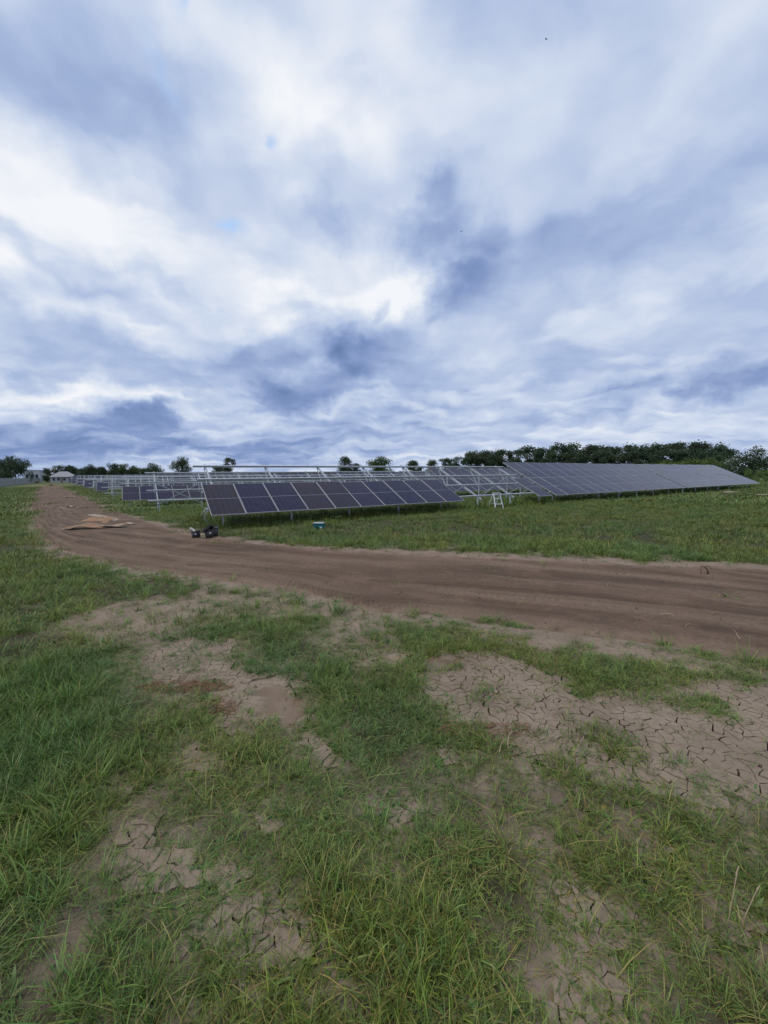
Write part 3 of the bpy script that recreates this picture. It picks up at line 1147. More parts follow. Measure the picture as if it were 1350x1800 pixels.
def tree_meshes(seed, kind='locust', nleaf=2600, mat=None):
    """unit tree: height 1; returns trunk mesh and crown mesh"""
    r = np.random.default_rng(seed)
    tr = MB()
    lean = r.uniform(-.03, .03, 2)
    th = {'locust': .45, 'round': .30, 'bush': .12, 'willow': .35, 'column': .2}[kind]
    pts = [(lean[0] * t, lean[1] * t, t * th * 1.5 - .03) for t in np.linspace(0, 1, 5)]
    tr.tube(pts, np.linspace(.026, .010, 5), 7)
    lobes = []
    if kind == 'locust':
        for _ in range(26):
            a, z = r.uniform(0, 6.28), r.uniform(.12, .90)
            rad = r.uniform(.02, .28) * (1.2 - .55 * abs(z - .5))
            lobes.append((rad * math.cos(a), rad * math.sin(a), z, r.uniform(.10, .17), r.uniform(.075, .12)))
    elif kind == 'round':
        for _ in range(26):
            a, z = r.uniform(0, 6.28), r.uniform(.16, .86)
            rad = r.uniform(.05, .34) * math.sqrt(max(.05, 1 - ((z - .52) / .45) ** 2))
            lobes.append((rad * math.cos(a), rad * math.sin(a), z, r.uniform(.14, .22), r.uniform(.11, .17)))
    elif kind == 'willow':
        for _ in range(20):
            a, z = r.uniform(0, 6.28), r.uniform(.18, .88)
            rad = r.uniform(.05, .48) * math.sqrt(max(.1, 1 - ((z - .35) / .6) ** 2))
            lobes.append((rad * math.cos(a), rad * math.sin(a), z, r.uniform(.10, .17), r.uniform(.12, .20)))
    else:
        for _ in range(16):
            a, z = r.uniform(0, 6.28), r.uniform(.10, .82)
            rad = r.uniform(.05, .5) * (1 - .55 * z)
            lobes.append((rad * math.cos(a), rad * math.sin(a), z, r.uniform(.13, .22), r.uniform(.10, .17)))
    for lx, ly, lz, lr, lh in lobes[:10]:
        t0 = r.uniform(.45, .95)
        p0 = np.array([lean[0] * t0, lean[1] * t0, t0 * th * 1.4])
        p2 = np.array([lx, ly, lz])
        pm = (p0 + p2) / 2 + r.uniform(-.03, .03, 3)
        tr.tube([p0, pm, p2], (.010, .006, .002), 5)
    per = nleaf // len(lobes)
    V, Fq, tone = [], [], []
    for lx, ly, lz, lr, lh in lobes:
        d = r.normal(size=(per, 3))
        d /= np.linalg.norm(d, axis=1)[:, None]
        rad = r.uniform(0.1, 1.12, per) ** .55
        # clumps inside the lobe
        c = np.array([lx, ly, lz]) + d * rad[:, None] * np.array([lr, lr, lh])
        c += 0.022 * r.normal(size=(per, 3))
        s = r.uniform(.012, .028, per) * (1.15 if kind in ('bush', 'willow') else 1)
        n = r.normal(size=(per, 3)) + np.array([0, 0, .6])
        n /= np.linalg.norm(n, axis=1)[:, None]
        a = np.cross(n, r.normal(size=(per, 3)))
        a /= np.linalg.norm(a, axis=1)[:, None]
        bvec = np.cross(n, a)
        asp = r.uniform(.5, .9, per)[:, None]
        if kind == 'willow':
            a = a * .5 + np.array([0, 0, -.9])
            asp = asp * .5
            s = s * 1.2
        base = len(V) * 4
        q = np.stack([c - a * s[:, None], c + bvec * s[:, None] * asp, c + a * s[:, None], c - bvec * s[:, None] * asp], 1)
        V.append(q)
        tone.append(np.repeat(np.clip(r.normal(.5, .22, per) + r.uniform(-.15, .15), 0, 1), 4))
    V = np.concatenate(V).reshape(-1, 3)
    k = np.arange(len(V) // 4) * 4
    me = np_mesh('crown', V, quads=np.stack([k, k + 1, k + 2, k + 3], 1), mat=mat, smooth=False)
    set_attr(me, 'leaf_tone', np.concatenate(tone))
    return tr.mesh('trunk', mt_bark, smooth=True), me


_trees = {}


def tree(px, top, depth, kind, seed, mat, label, group=None, name='tree', width=1.0, nleaf=5200, base_px=None):
    key = (kind, seed, mat.name, nleaf)
    if key not in _trees:
        _trees[key] = tree_meshes(seed, kind, nleaf, mat)
    trunk, crown = _trees[key]
    p = at(px, top, depth)
    gzv = float(gz(p[0], p[1]))
    h = (p[2] - gzv) / 0.97
    o = empty(name, (p[0], p[1], gzv), random.uniform(0, 6.28))
    o.scale = (h * width, h * width, h)
    tag(o, label, 'bush' if kind == 'bush' else 'tree', group)
    obj('trunk', trunk, o)
    obj('crown', crown, o)
    return o


# dense tree line on the right
GL = 'dark trees of the dense tree line'
for i, (px, top, dep) in enumerate([
        (1262, 780, 112), (1236, 778, 118), (1214, 779, 112), (1190, 777, 120), (1166, 781, 114), (1142, 781, 120), (1120, 783, 112),
        (1098, 783, 118), (1074, 784, 122), (1050, 782, 114), (1024, 785, 120), (1000, 780, 114), (976, 784, 122), (954, 787, 116),
        (932, 785, 124), (1250, 790, 106), (1205, 791, 106), (1155, 792, 106), (1110, 793, 106), (1062, 793, 107), (1012, 793, 107), (965, 795, 108)]):
    tree(px, top, dep, 'locust', 100 + i % 5, mt_leaf_dark, ('tall dark tree in the back of the dense line behind the right-hand panels' if i < 15 else 'shorter dark tree in front of the dense line behind the panels'), GL,
         width=random.uniform(1.0, 1.35))
for i, (px, top, dep) in enumerate([(906, 791, 140), (884, 790, 150), (862, 792, 145), (842, 793, 150), (824, 794, 155), (800, 803, 165), (784, 805, 170), (870, 799, 138)]):
    tree(px, top, dep, 'locust', 100 + (i + 2) % 5, mt_leaf_dark, 'dark feathery tree at the thinning left end of the tree line',
         'trees at the left end of the tree line', width=random.uniform(1.0, 1.3))
for i in range(11):
    tree(1150 + i * 12.5, 806 + random.uniform(-2, 3) - i * .2, 96 + random.uniform(-3, 3), 'bush', 130 + i % 3, mt_leaf_light,
         'light green bush in the hedge before the dark tree line', 'light green hedge bushes', name='bush', nleaf=1800, width=1.1)
tree(1312, 783, 74, 'round', 140, mt_leaf_dark, 'broad dark tree at the right edge beyond the last panels', nleaf=4200, width=1.15)
tree(1352, 797, 78, 'round', 141, mt_leaf_dark, 'dark tree cut off by the right edge of the view', nleaf=3000, width=1.1)
tree(1282, 795, 86, 'bush', 131, mt_leaf_mid, 'green bush between the hedge and the broad right tree', name='bush', nleaf=1800, width=.8)
for i, (px, top) in enumerate([(1318, 824), (1334, 826), (1349, 825), (1366, 827)]):
    tree(px, top, 52 + i, 'bush', 132, mt_leaf_light, 'low pale weedy bush beside the right end of the nearest row', 'pale weedy bushes at the right',
         name='bush', nleaf=1800, width=.8)
# scattered trees behind the rows
for px, top, dep, kind, sd, w, lab in [
        (606, 802, 170, 'round', 150, 1.0, 'round dark tree above the middle of the racks'),
        (625, 809, 172, 'bush', 130, .9, 'small dark bush right of the round tree above the racks'),
        (667, 800, 175, 'round', 151, 1.2, 'wide green tree right of the round tree above the racks'),
        (728, 809, 190, 'bush', 132, 1.3, 'low wide treetop between the wide tree and the tree line'),
        (760, 808, 180, 'round', 150, 1.0, 'small treetop just left of the tree line'),
        (320, 804, 150, 'round', 141, 1.05, 'compact round tree above the left racks'),
        (402, 804, 170, 'locust', 103, .9, 'thin ragged treetop left of the middle of the racks'),
        (380, 812, 172, 'bush', 131, 1.0, 'low treetop left of the thin ragged one'),
        (270, 812, 170, 'round', 140, 1.2, 'spreading treetop left of the compact round tree'),
        (255, 818, 180, 'bush', 130, 1.1, 'low bushy treetop beside the spreading one'),
        (215, 816, 185, 'locust', 101, 1.2, 'paler treetop over the left rows, left of the spreading tree'),
        (235, 817, 190, 'round', 151, 1.0, 'small pale treetop right of the paler treetop'),
        (198, 814, 180, 'round', 150, .8, 'dark compact treetop right of the wooded house'),
        (180, 820, 182, 'bush', 132, 1.0, 'low treetop left of the dark compact one'),
        (160, 817, 180, 'round', 141, 1.0, 'dark tree behind the right side of the hip roofed house'),
        (143, 819, 182, 'round', 140, 1.0, 'tree directly behind the hip roof'),
        (126, 818, 190, 'locust', 102, 1.2, 'feathery tree behind the peak of the hip roof'),
        (108, 818, 186, 'locust', 104, 1.2, 'feathery tree between the utility pole and the hip roof'),
        (84, 817, 158, 'bush', 131, .62, 'dense tall bush between the white building and the house'),
        (60, 824, 200, 'bush', 130, 1.5, 'low dark treetops behind the white building'),
        (2, 812, 150, 'round', 150, 1.0, 'dark tree at the very left edge')]:
    bushy = kind == 'bush' and 'bush' in lab.split(' between')[0]
    o = tree(px, top, dep, kind, sd, mt_leaf_mid if 'pale' in lab or 'green' in lab else mt_leaf_dark, lab, name='bush' if bushy else 'tree',
             nleaf=5200 if kind == 'round' else 3600, width=w)
    o['category'] = 'bush' if bushy else 'tree'
for i in range(14):
    tree(100 + i * 13 + random.uniform(-3, 3), 822 + random.uniform(-2.5, 2), 196 + random.uniform(-5, 5), 'bush', 130 + i % 3, mt_leaf_dark,
         'low dark bush in the far hedge behind the left rows', 'far hedge bushes behind the left rows', name='bush', nleaf=3600, width=1.2)
tree(24, 801, 128, 'willow', 160, mt_leaf_dark, 'large drooping dark tree on the left behind the fence', nleaf=5000, width=1.0)

# ------------------------------------------------------------------ buildings and fence, far left
mt_white = material('white_render', (0.46, 0.46, 0.52), 0.85, var=0.08, scale=1.5)
mt_wall = material('grey_plaster', (0.42, 0.42, 0.44), 0.9, var=0.12, scale=1.2)
mt_roof = material('pale_metal_roof', (0.30, 0.30, 0.32), 0.6, 0.1, var=0.10, scale=2)
mt_roofd = material('brown_eaves', (0.20, 0.13, 0.11), 0.8)
mt_pane = material('window_glass', (0.03, 0.04, 0.06), 0.12)
mt_conc = material('weathered_concrete', (0.25, 0.26, 0.27), 0.9, var=0.2, scale=1.5, objvar=0.12)
mt_wood = material('weathered_pole', (0.17, 0.14, 0.12), 0.9, var=0.2)


def hip_house():
    p = G(113, 848.5)
    o = empty('house', (p[0], p[1], p[2]), math.radians(38))
    o.scale = (.74, .74, .8)
    tag(o, 'low house with pale grey hip roof at the end of the dirt track', 'house')
    w, d, h, rh, ov = 10.5, 8, 2.7, 2.5, .5
    m = MB()
    m.box((-w / 2, 0, -.4), (w / 2, d, h))
    obj('wall', m.mesh('house_wall', mt_wall), o)
    m = MB()
    a, c_, e = w / 2 + ov, -ov, d + ov
    rg = 1.6
    V = [(-a, c_, h + .002), (a, c_, h + .002), (a, e, h + .002), (-a, e, h + .002), (-rg, d / 2, h + rh), (rg, d / 2, h + rh)]
    m.add(V, [(0, 1, 5, 4), (1, 2, 5), (2, 3, 4, 5), (3, 0, 4), (3, 2, 1, 0)])
    roof = obj('roof', m.mesh('house_roof', mt_roof), o)
    m = MB()
    m.box((-a - .02, c_ - .04, h - .18), (a + .02, c_ - .002, h + .0))
    obj('eaves_board', m.mesh('eaves', mt_roofd), roof)
    for x in (-3.9, -2.1, .2, 2.2, 4.0):
        m = MB()
        m.box((x - .5, -.05, 1.0), (x + .5, .05, 2.2))
        wdw = obj('window', m.mesh('house_window', mt_pane), o)
        m = MB()
        for b0, b1 in (((x - .6, -.08, .9), (x - .5, .04, 2.3)), ((x + .5, -.08, .9), (x + .6, .04, 2.3)),
                       ((x - .5, -.08, 2.2), (x + .5, .04, 2.3)), ((x - .5, -.08, .9), (x + .5, .04, 1.0))):
            m.box(b0, b1)
        obj('window_frame', m.mesh('house_window_frame', mt_white), wdw)
    m = MB()
    m.box((-1.3, -.06, -.3), (-.5, .05, 2.1))
    obj('door', m.mesh('house_door', mt_roofd), o)


hip_house()


def arch_building():
    p = at(56, 836, 178)
    o = empty('white_building', (p[0], p[1], 0), math.radians(30))
    tag(o, 'white building with three arched windows behind the concrete fence', 'building')
    m = MB()
    m.box((-3.0, 0, -.5), (3.0, 6, 5.2))
    obj('wall', m.mesh('white_wall', mt_white), o)
    m = MB()
    m.box((-3.15, -.15, 5.2), (3.15, 6.1, 5.45))
    obj('roof', m.mesh('white_roof', mt_roof), o)
    for x in (-1.75, 0.1, 1.7):
        m = MB()
        pr = [(-.45, 1.2), (.45, 1.2), (.45, 3.1)] + [(.45 * math.cos(a), 3.1 + .5 * math.sin(a)) for a in np.linspace(.3, 2.84, 6)] + [(-.45, 3.1)]
        n = len(pr)
        V = [(x + a, -.06, z) for a, z in pr] + [(x + a, .05, z) for a, z in pr]
        m.add(V, [tuple(range(n)), tuple(range(2 * n - 1, n - 1, -1))] + [(k, k + n, (k + 1) % n + n, (k + 1) % n) for k in range(n)])
        obj('arched_window', m.mesh('arched_window', mt_pane), o)


arch_building()


def far_fence():
    a, c_ = G(-60, 862)[:2], G(72, 848)[:2]
    d = c_ - a
    L = np.linalg.norm(d)
    d /= L
    o = empty('concrete_fence', (a[0], a[1], float(gz(*a))), math.atan2(d[1], d[0]))
    tag(o, 'grey concrete panel fence running along the left of the field', 'fence')
    mp, mr, mq = MB(), MB(), MB()
    mp.box((-.06, -.06, -.6), (.06, .06, 1.85))
    mr.box((.061, -.025, -.3), (2.439, .025, .85))
    mq.box((.061, -.025, .86), (2.439, .025, 1.72))
    mp, mr, mq = mp.mesh('fence_post', mt_conc), mr.mesh('fence_panel', mt_conc), mq.mesh('fence_panel_top', mt_conc)
    for k in range(int(L / 2.5)):
        q = a + d * k * 2.5
        z = float(gz(*q)) - float(gz(*a))
        obj('post', mp, o, (k * 2.5, 0, z))
        obj('fence_panel', mr, o, (k * 2.5, 0, z))
        obj('fence_panel', mq, o, (k * 2.5, 0, z))


far_fence()
p = at(94.5, 818, 150)
o = empty('utility_pole', (p[0], p[1], 0))
tag(o, 'thin utility pole beside the hip roofed house', 'pole')
m = MB()
m.tube([(0, 0, -.5), (0, 0, p[2])], (.16, .10), 8)
obj('pole', m.mesh('pole', mt_wood, smooth=True), o)
m = MB()
m.box((-.8, -.06, p[2] - .7), (.8, .06, p[2] - .55))
obj('crossarm', m.mesh('crossarm', mt_wood), o)
m = MB()
m.beam((-3, 0, .5), (3, 0, .62), .5, .9)

# ------------------------------------------------------------------ things by the track
mt_black = material('black_plastic', (0.012, 0.012, 0.016), 0.45, var=0.2, scale=12)
mt_cloth = material('black_cloth', (0.010, 0.010, 0.014), 0.95, bump=0.5, bscale=120)
mt_rim = material('grey_rim', (0.16, 0.17, 0.18), 0.5)
mt_label = material('white_sticker', (0.62, 0.62, 0.62), 0.6)
mt_rag = material('pale_rag', (0.52, 0.54, 0.50), 0.9, var=0.15, scale=20)
mt_bluebottle = material('dark_blue_plastic', (0.02, 0.022, 0.09), 0.4)
mt_teal = material('teal_plastic', (0.012, 0.14, 0.18), 0.42, var=0.2, scale=10)
mt_lid = material('grey_lid', (0.34, 0.37, 0.38), 0.5)
mt_card = material('cardboard', (0.27, 0.16, 0.09), 0.9, var=0.18, scale=4, objvar=0.08)
mt_cardpale = material('pale_cardboard', (0.36, 0.28, 0.215), 0.9, var=0.15, scale=4, objvar=0.1)
mt_ladder = material('white_aluminium', (0.66, 0.68, 0.70), 0.4, 0.2)


def bucket(px, py, r, h, name, label, rim=None, sticker=None):
    p = G(px, py)
    o = empty(name, p, 0)
    tag(o, label, 'bucket', 'black buckets by the table leg')
    m = MB()
    m.lathe([(r * .80, 0), (r * .82, .004), (r, h), (r * .955, h), (r * .78, .012), (0.001, .012)], 22, cap=True)
    obj('body', m.mesh('bucket_body', mt_black, smooth=True), o)
    m = MB()
    m.lathe([(r * 1.001, h - .022), (r * 1.05, h - .02), (r * 1.06, h + .003), (r * .955, h + .004)], 22)
    obj('rim', m.mesh('bucket_rim', rim or mt_black, smooth=True), o)
    m = MB()
    pts = [(r * 1.06 * math.cos(a), -r * .35 * math.sin(a) - .01, h - .015 - r * .75 * math.sin(a)) for a in np.linspace(0, math.pi, 11)]
    m.tube(pts, .004, 5)
    obj('handle', m.mesh('bucket_handle', mt_rim, smooth=True), o)
    if sticker:
        m = MB()
        a0 = sticker
        R = r * .935
        V = []
        for z in (h * .52, h * .72):
            for a in np.linspace(a0 - .18, a0 + .18, 5):
                rr2 = r * (.80 + .2 * z / h) + .002
                V.append((rr2 * math.cos(a), rr2 * math.sin(a), z))
        m.add(V, [(k, k + 1, k + 6, k + 5) for k in range(4)])
        obj('sticker', m.mesh('bucket_sticker', mt_label), o)
    return o, p


b1, p1 = bucket(345, 945.5, .120, .20, 'bucket', 'low black bucket holding a pale rag and a dark bottle, left of the others', sticker=-1.25)
b2, p2 = bucket(368, 946.5, .115, .26, 'bucket', 'black bucket with a black jacket draped over it beside the track', sticker=-.9)
b3, p3 = bucket(377.5, 942.5, .11, .26, 'bucket', 'dark bucket with grey rim behind the jacket covered one', rim=mt_rim)
# rag in the first bucket
m = MB()
rg_ = np.random.default_rng(4)
pts = [np.array([-.03, 0, .14]), np.array([-.07, 0.01, .20]), np.array([-.105, .0, .245]), np.array([-.135, -.01, .255]), np.array([-.15, -.02, .235])]
m.tube(pts, (.035, .04, .035, .045, .02), 9)
m.tube([(-.05, -.03, .15), (-.02, -.04, .20), (.02, -.04, .185)], (.03, .03, .012), 8)
o = obj('rag', m.mesh('rag', mt_rag, smooth=True), None, p1)
tag(o, 'crumpled pale rag sticking out of the low black bucket', 'rag')
m = MB()
m.lathe([(.034, .0), (.036, .01), (.036, .13), (.026, .155), (.014, .165), (.014, .19), (.001, .19)], 14, c=(.055, -.01, .03), cap=True)
o = obj('bottle', m.mesh('bottle', mt_bluebottle, smooth=True), None, p1)
tag(o, 'dark blue bottle standing in the low black bucket', 'bottle')


def jacket():
    """draped lump of cloth: heightfield over the bucket with hanging edges"""
    n, k = 26, 20
    V, Fc = [], []
    for i in range(n):
        for j in range(k):
            a = 2 * math.pi * i / n
            t = j / (k - 1)
            hang = 0.03 + .07 * math.cos(a - 2.9) + .03 * math.sin(3 * a + 1)
            s = t * (0.15 + hang)
            if s < .128:
                r = s
                z = .275 + .035 * math.cos(s / .128 * 1.5) + .075 * math.exp(-((r * math.cos(a) - .05) ** 2 + (r * math.sin(a)) ** 2) / .006)
            else:
                r = .128 + (s - .128) * (.22 + .20 * (math.cos(a - 3.0) > .3))
                z = .275 - (s - .128) * .85
            wob = .012 * math.sin(5 * a + 6 * t) + .009 * math.sin(9 * a - 11 * t)
            V.append(((r + wob * t) * math.cos(a), (r + wob * t) * math.sin(a) * .92, z + .010 * math.sin(7 * a + 13 * t) * t))
    for i in range(n):
        for j in range(k - 1):
            a, b_ = i * k + j, ((i + 1) % n) * k + j
            Fc.append((a, b_, b_ + 1, a + 1))
    m = MB()
    m.add(V, Fc)
    me = m.mesh('jacket', mt_cloth, smooth=True)
    o = obj('jacket', me, None, p2)
    md = o.modifiers.new('thick', 'SOLIDIFY')
    md.thickness = .008
    tag(o, 'black jacket bundled over the middle bucket', 'jacket')


jacket()

# teal crate with a cable ring
pT = G(561, 930.5)
o = empty('tool_crate', pT, math.radians(-8))
tag(o, 'small teal plastic tool crate standing in the grass before the panels', 'crate')
m = MB()


def taper(m, w0, d0, w1, d1, z0, z1, mi=0):
    V = [(-w0, -d0, z0), (w0, -d0, z0), (w0, d0, z0), (-w0, d0, z0), (-w1, -d1, z1), (w1, -d1, z1), (w1, d1, z1), (-w1, d1, z1)]
    m.add(V, [(3, 2, 1, 0), (4, 5, 6, 7), (0, 1, 5, 4), (1, 2, 6, 5), (2, 3, 7, 6), (3, 0, 4, 7)], mi)


taper(m, .145, .10, .165, .115, 0.01, .185)
obj('body', m.mesh('crate_body', mt_teal), o)
m = MB()
taper(m, .172, .122, .172, .122, .186, .205)
obj('rim', m.mesh('crate_rim', mt_black), o)
m = MB()
taper(m, .166, .116, .15, .10, .2055, .222)
obj('lid', m.mesh('crate_lid', mt_lid), o)
for xa, xb, za, zb in ((-.085, -.055, .02, .12), ):
    m = MB()
    m.beam((-.09, -.111, .02), (-.055, -.120, .11), .03, .012, up=(0, 1, 0))
    m.beam((-.055, -.1215, .11), (.05, -.113, .03), .026, .012, up=(0, 1, 0))
    obj('strap', m.mesh('crate_strap', mt_black), o)
m = MB()
m.box((.06, -.119, .06), (.12, -.112, .10))
obj('sticker', m.mesh('crate_sticker', mt_label), o)
pR = G(578, 930.5)
m = MB()
m.tube([(.075 * math.cos(a), .02 * math.sin(3 * a), .085 + .078 * math.sin(a)) for a in np.linspace(-1.4, 4.7, 30)] + [(-.02, .03, .006), (-.09, .0, .012)], .0075, 6)
o = obj('cable_ring', m.mesh('cable_ring', mt_black, smooth=True), None, pR)
tag(o, 'black cable ring standing upright right of the teal crate', 'cable')

# step ladder
pL = G(875, 894)
o = empty('step_ladder', pL, math.radians(24))
tag(o, 'small white step ladder in front of the unfilled gap of the nearest rack', 'ladder')
hL, wB, wT = .72, .235, .185
for s in (-1, 1):
    m = MB()
    m.beam((s * wB, -.12, -.02), (s * wT, .10, hL), .05, .03)
    obj('leg', m.mesh('ladder_leg', mt_ladder), o)
    m = MB()
    m.beam((s * wB * 1.02, .46, -.02), (s * wT * .98, .135, hL - .02), .04, .025)
    obj('leg', m.mesh('ladder_back_leg', mt_ladder), o)
for z in (.22, .48):
    t = z / hL
    m = MB()
    w = wB + (wT - wB) * t - .026
    m.box((-w, -.12 + .22 * t - .04, z - .018), (w, -.12 + .22 * t + .05, z + .018))
    obj('tread', m.mesh('ladder_tread', mt_ladder), o)
m = MB()
m.box((-.20, .04, hL + .005), (.20, .2, hL + .035))
obj('top_step', m.mesh('ladder_top', mt_ladder), o)
m = MB()
m.beam((-.19, .40, .22), (.19, .40, .22), .03, .03)
obj('back_rail', m.mesh('ladder_rail', mt_ladder), o)


def card(px, py, w, d, rz, folds, label, mat, rx=0.0, z=0.0, cat='cardboard', seed=0):
    """bent cardboard sheet; folds = heights along its width"""
    p = G(px, py)
    r = np.random.default_rng(seed)
    nx, ny = 21, 7
    V, Fc = [], []
    for j in range(ny):
        for i in range(nx):
            u, v = i / (nx - 1), j / (ny - 1)
            zz_ = np.interp(u, np.linspace(0, 1, len(folds)), folds) + rx * v * d + .010 * math.sin(9 * u + 4 * v + seed)
            ex = .03 * math.sin(6 * v + seed) * (1 if i in (0, nx - 1) else 0)
            ey = .05 * math.sin(7 * u + seed * 2) * (1 if j in (0, ny - 1) else 0)
            V.append(((u - .5) * w + ex, (v - .5) * d + ey, zz_ + z + .016))
    for j in range(ny - 1):
        for i in range(nx - 1):
            a = j * nx + i
            Fc.append((a, a + 1, a + nx + 1, a + nx))
    m = MB()
    m.add(V, Fc)
    o = obj('cardboard_sheet', m.mesh('cardboard_sheet', mat), None, p, (0, 0, rz))
    md = o.modifiers.new('thick', 'SOLIDIFY')
    md.thickness = .009
    tag(o, label, cat)
    return o


card(168, 928.8, 1.75, .45, .05, (.02, .05, .12, .06, .03, .05, .07), 'dark lowest cardboard sheet at the front of the pile on the track', mt_card, rx=.10, seed=1)
card(172, 926.5, 1.0, .4, -.10, (.05, .10, .06, .09, .04), 'orange brown folded cardboard flap propped on top of the pile', mt_card, rx=.28, z=.13, seed=2)
card(184, 924.5, 1.0, .3, -.08, (.34, .29, .22, .13), 'raised pale edged cardboard flap at the back of the pile', mt_cardpale, z=.06, rx=.05, seed=8)
card(121, 929.5, .42, .35, .1, (.0, .01, .03), 'pale cardboard tongue at the left end of the pile', mt_cardpale, seed=3)
card(198, 928, .85, .2, .02, (.03, .06, .04, .05), 'pale torn cardboard strip along the right front of the pile', mt_cardpale, z=.03, seed=4)
card(221, 923.2, .62, .2, -.03, (.01, .05, .02), 'flat pale cardboard sheet at the right end of the pile', mt_cardpale, z=.02, seed=5)
card(105, 893.6, .75, .35, .05, (.0, .02, .03, .0), 'flat pale cardboard oval lying alone on the track, left one', mt_cardpale, seed=6)
card(126, 892, .55, .35, .2, (.03, .12, .05, .09), 'crumpled pale cardboard beside the flat oval on the track', mt_cardpale, seed=7)
card(137, 892.5, .4, .3, -.2, (.02, .03, .02), 'small pale cardboard scrap right of the crumpled piece', mt_cardpale, seed=9)
card(123, 874.2, 1.1, .55, .55, (.02, .05, .03, .04), 'long pale cardboard sheet on the track edge, farther off', mt_cardpale, seed=10)
card(152, 870.5, .7, .3, .1, (.01, .03, .01), 'thin pale cardboard strip in the grass right of the long sheet', mt_cardpale, seed=11)
card(140, 861, .9, .6, .1, (.02, .03, .02), 'pale cardboard scrap in the verge below the far left racks', mt_cardpale, seed=12)
card(112, 851.5, 1.2, .9, .1, (.03, .05, .03), 'far pale cardboard scrap near the hip roofed house', mt_cardpale, seed=13)
card(1291, 867.5, 1.7, .7, .3, (.06, .10, .07, .05), 'pale board lying in the grass below the right end of the nearest row', mt_cardpale, z=.04, seed=14, cat='board')
card(1345, 871, 1.0, .6, .2, (.03, .06, .03), 'pale board at the right edge of the view beyond the grass', mt_cardpale, z=.02, seed=15, cat='board')

# soil heaps at the far end of the track
mt_heap = material('dark_soil', (0.09, 0.065, 0.05), .95, var=.3, scale=3, bump=.6)
for px, py, w, h, lab in ((92, 848.5, 3.2, .9, 'low dark heap of soil at the far end of the track'),
                          (66, 849, 2.6, .55, 'small dirt heap left of the far track end'),
                          (90, 854, 1.0, .35, 'dark clod lump lying on the far track')):
    p = G(px, py)
    n, k = 18, 7
    m = MB()
    V, Fc = [], []
    for j in range(k):
        for i in range(n):
            a, t = 2 * math.pi * i / n, j / (k - 1)
            r = w / 2 * (1 - t) * (1 + .2 * math.sin(3 * a + px) + .1 * math.sin(7 * a))
            V.append((r * math.cos(a), r * .6 * math.sin(a), -.1 + (h + .1) * math.sin(t * 1.57) ** 1.2 + .06 * math.sin(5 * a + 9 * t)))
    for j in range(k - 1):
        for i in range(n):
            Fc.append((j * n + i, j * n + (i + 1) % n, (j + 1) * n + (i + 1) % n, (j + 1) * n + i))
    m.add(V, Fc)
    o = obj('soil_heap', m.mesh('soil_heap', mt_heap, smooth=True), None, p)
    tag(o, lab, 'soil heap')

# birds
mt_bird = material('dark_feathers', (0.03, 0.03, 0.035), .8)
for px, py, dep, s, rz, lab in ((960, 69, 26, .12, .6, 'tiny dark bird high up in the right of the sky'),
                                (811, 407, 34, .12, -.4, 'tiny dark bird before the dark cloud in mid sky')):
    p = at(px, py, dep)
    o = empty('bird', p, rz)
    tag(o, lab, 'bird', 'birds in the sky')
    m = MB()
    m.tube([(0, -s * .55, 0), (0, -s * .35, 0.01), (0, 0, .012), (0, s * .3, .006), (0, s * .6, 0)], (s * .03, s * .12, s * .16, s * .10, s * .03), 8)
    obj('body', m.mesh('bird_body', mt_bird, smooth=True), o)
    for sd in (-1, 1):
        m = MB()
        V = [(sd * .1 * s, -s * .2, 0), (sd * .1 * s, s * .2, 0), (sd * .6 * s, s * .1, s * .28), (sd * .55 * s, -s * .22, s * .28), (sd * 1.1 * s, -s * .08, s * .10)]
        V += [(x, y, z - .006) for x, y, z in V]
        m.add(V, [(0, 1, 2, 3), (3, 2, 4), (8, 7, 6, 5), (9, 7, 8), (0, 3, 8, 5), (3, 4, 9, 8), (4, 2, 7, 9), (2, 1, 6, 7)])
        obj('wing', m.mesh('bird_wing', mt_bird), o)

# ------------------------------------------------------------------ grass
mt_grass = bpy.data.materials.new('grass_blades')
mt_grass.use_nodes = True
T = NT(mt_grass.node_tree)
b = T.n['Principled BSDF']
b.inputs['Roughness'].default_value = 0.5
b.inputs['Specular IOR Level'].default_value = 0.45
vc = T.attr('blade', out='Color')
tn = T.attr('tint', 'INSTANCER', out='Color')
gc = T.mix(1.0, vc, tn, 'MULTIPLY')
T.l.new(gc, b.inputs['Base Color'])
tr = T.node('ShaderNodeBsdfTranslucent')
T.l.new(gc, tr.inputs[0])
mx = T.node('ShaderNodeMixShader')
mx.inputs[0].default_value = 0.2
T.l.new(b.outputs[0], mx.inputs[1])
T.l.new(tr.outputs[0], mx.inputs[2])
T.l.new(mx.outputs[0], T.n['Material Output'].inputs[0])


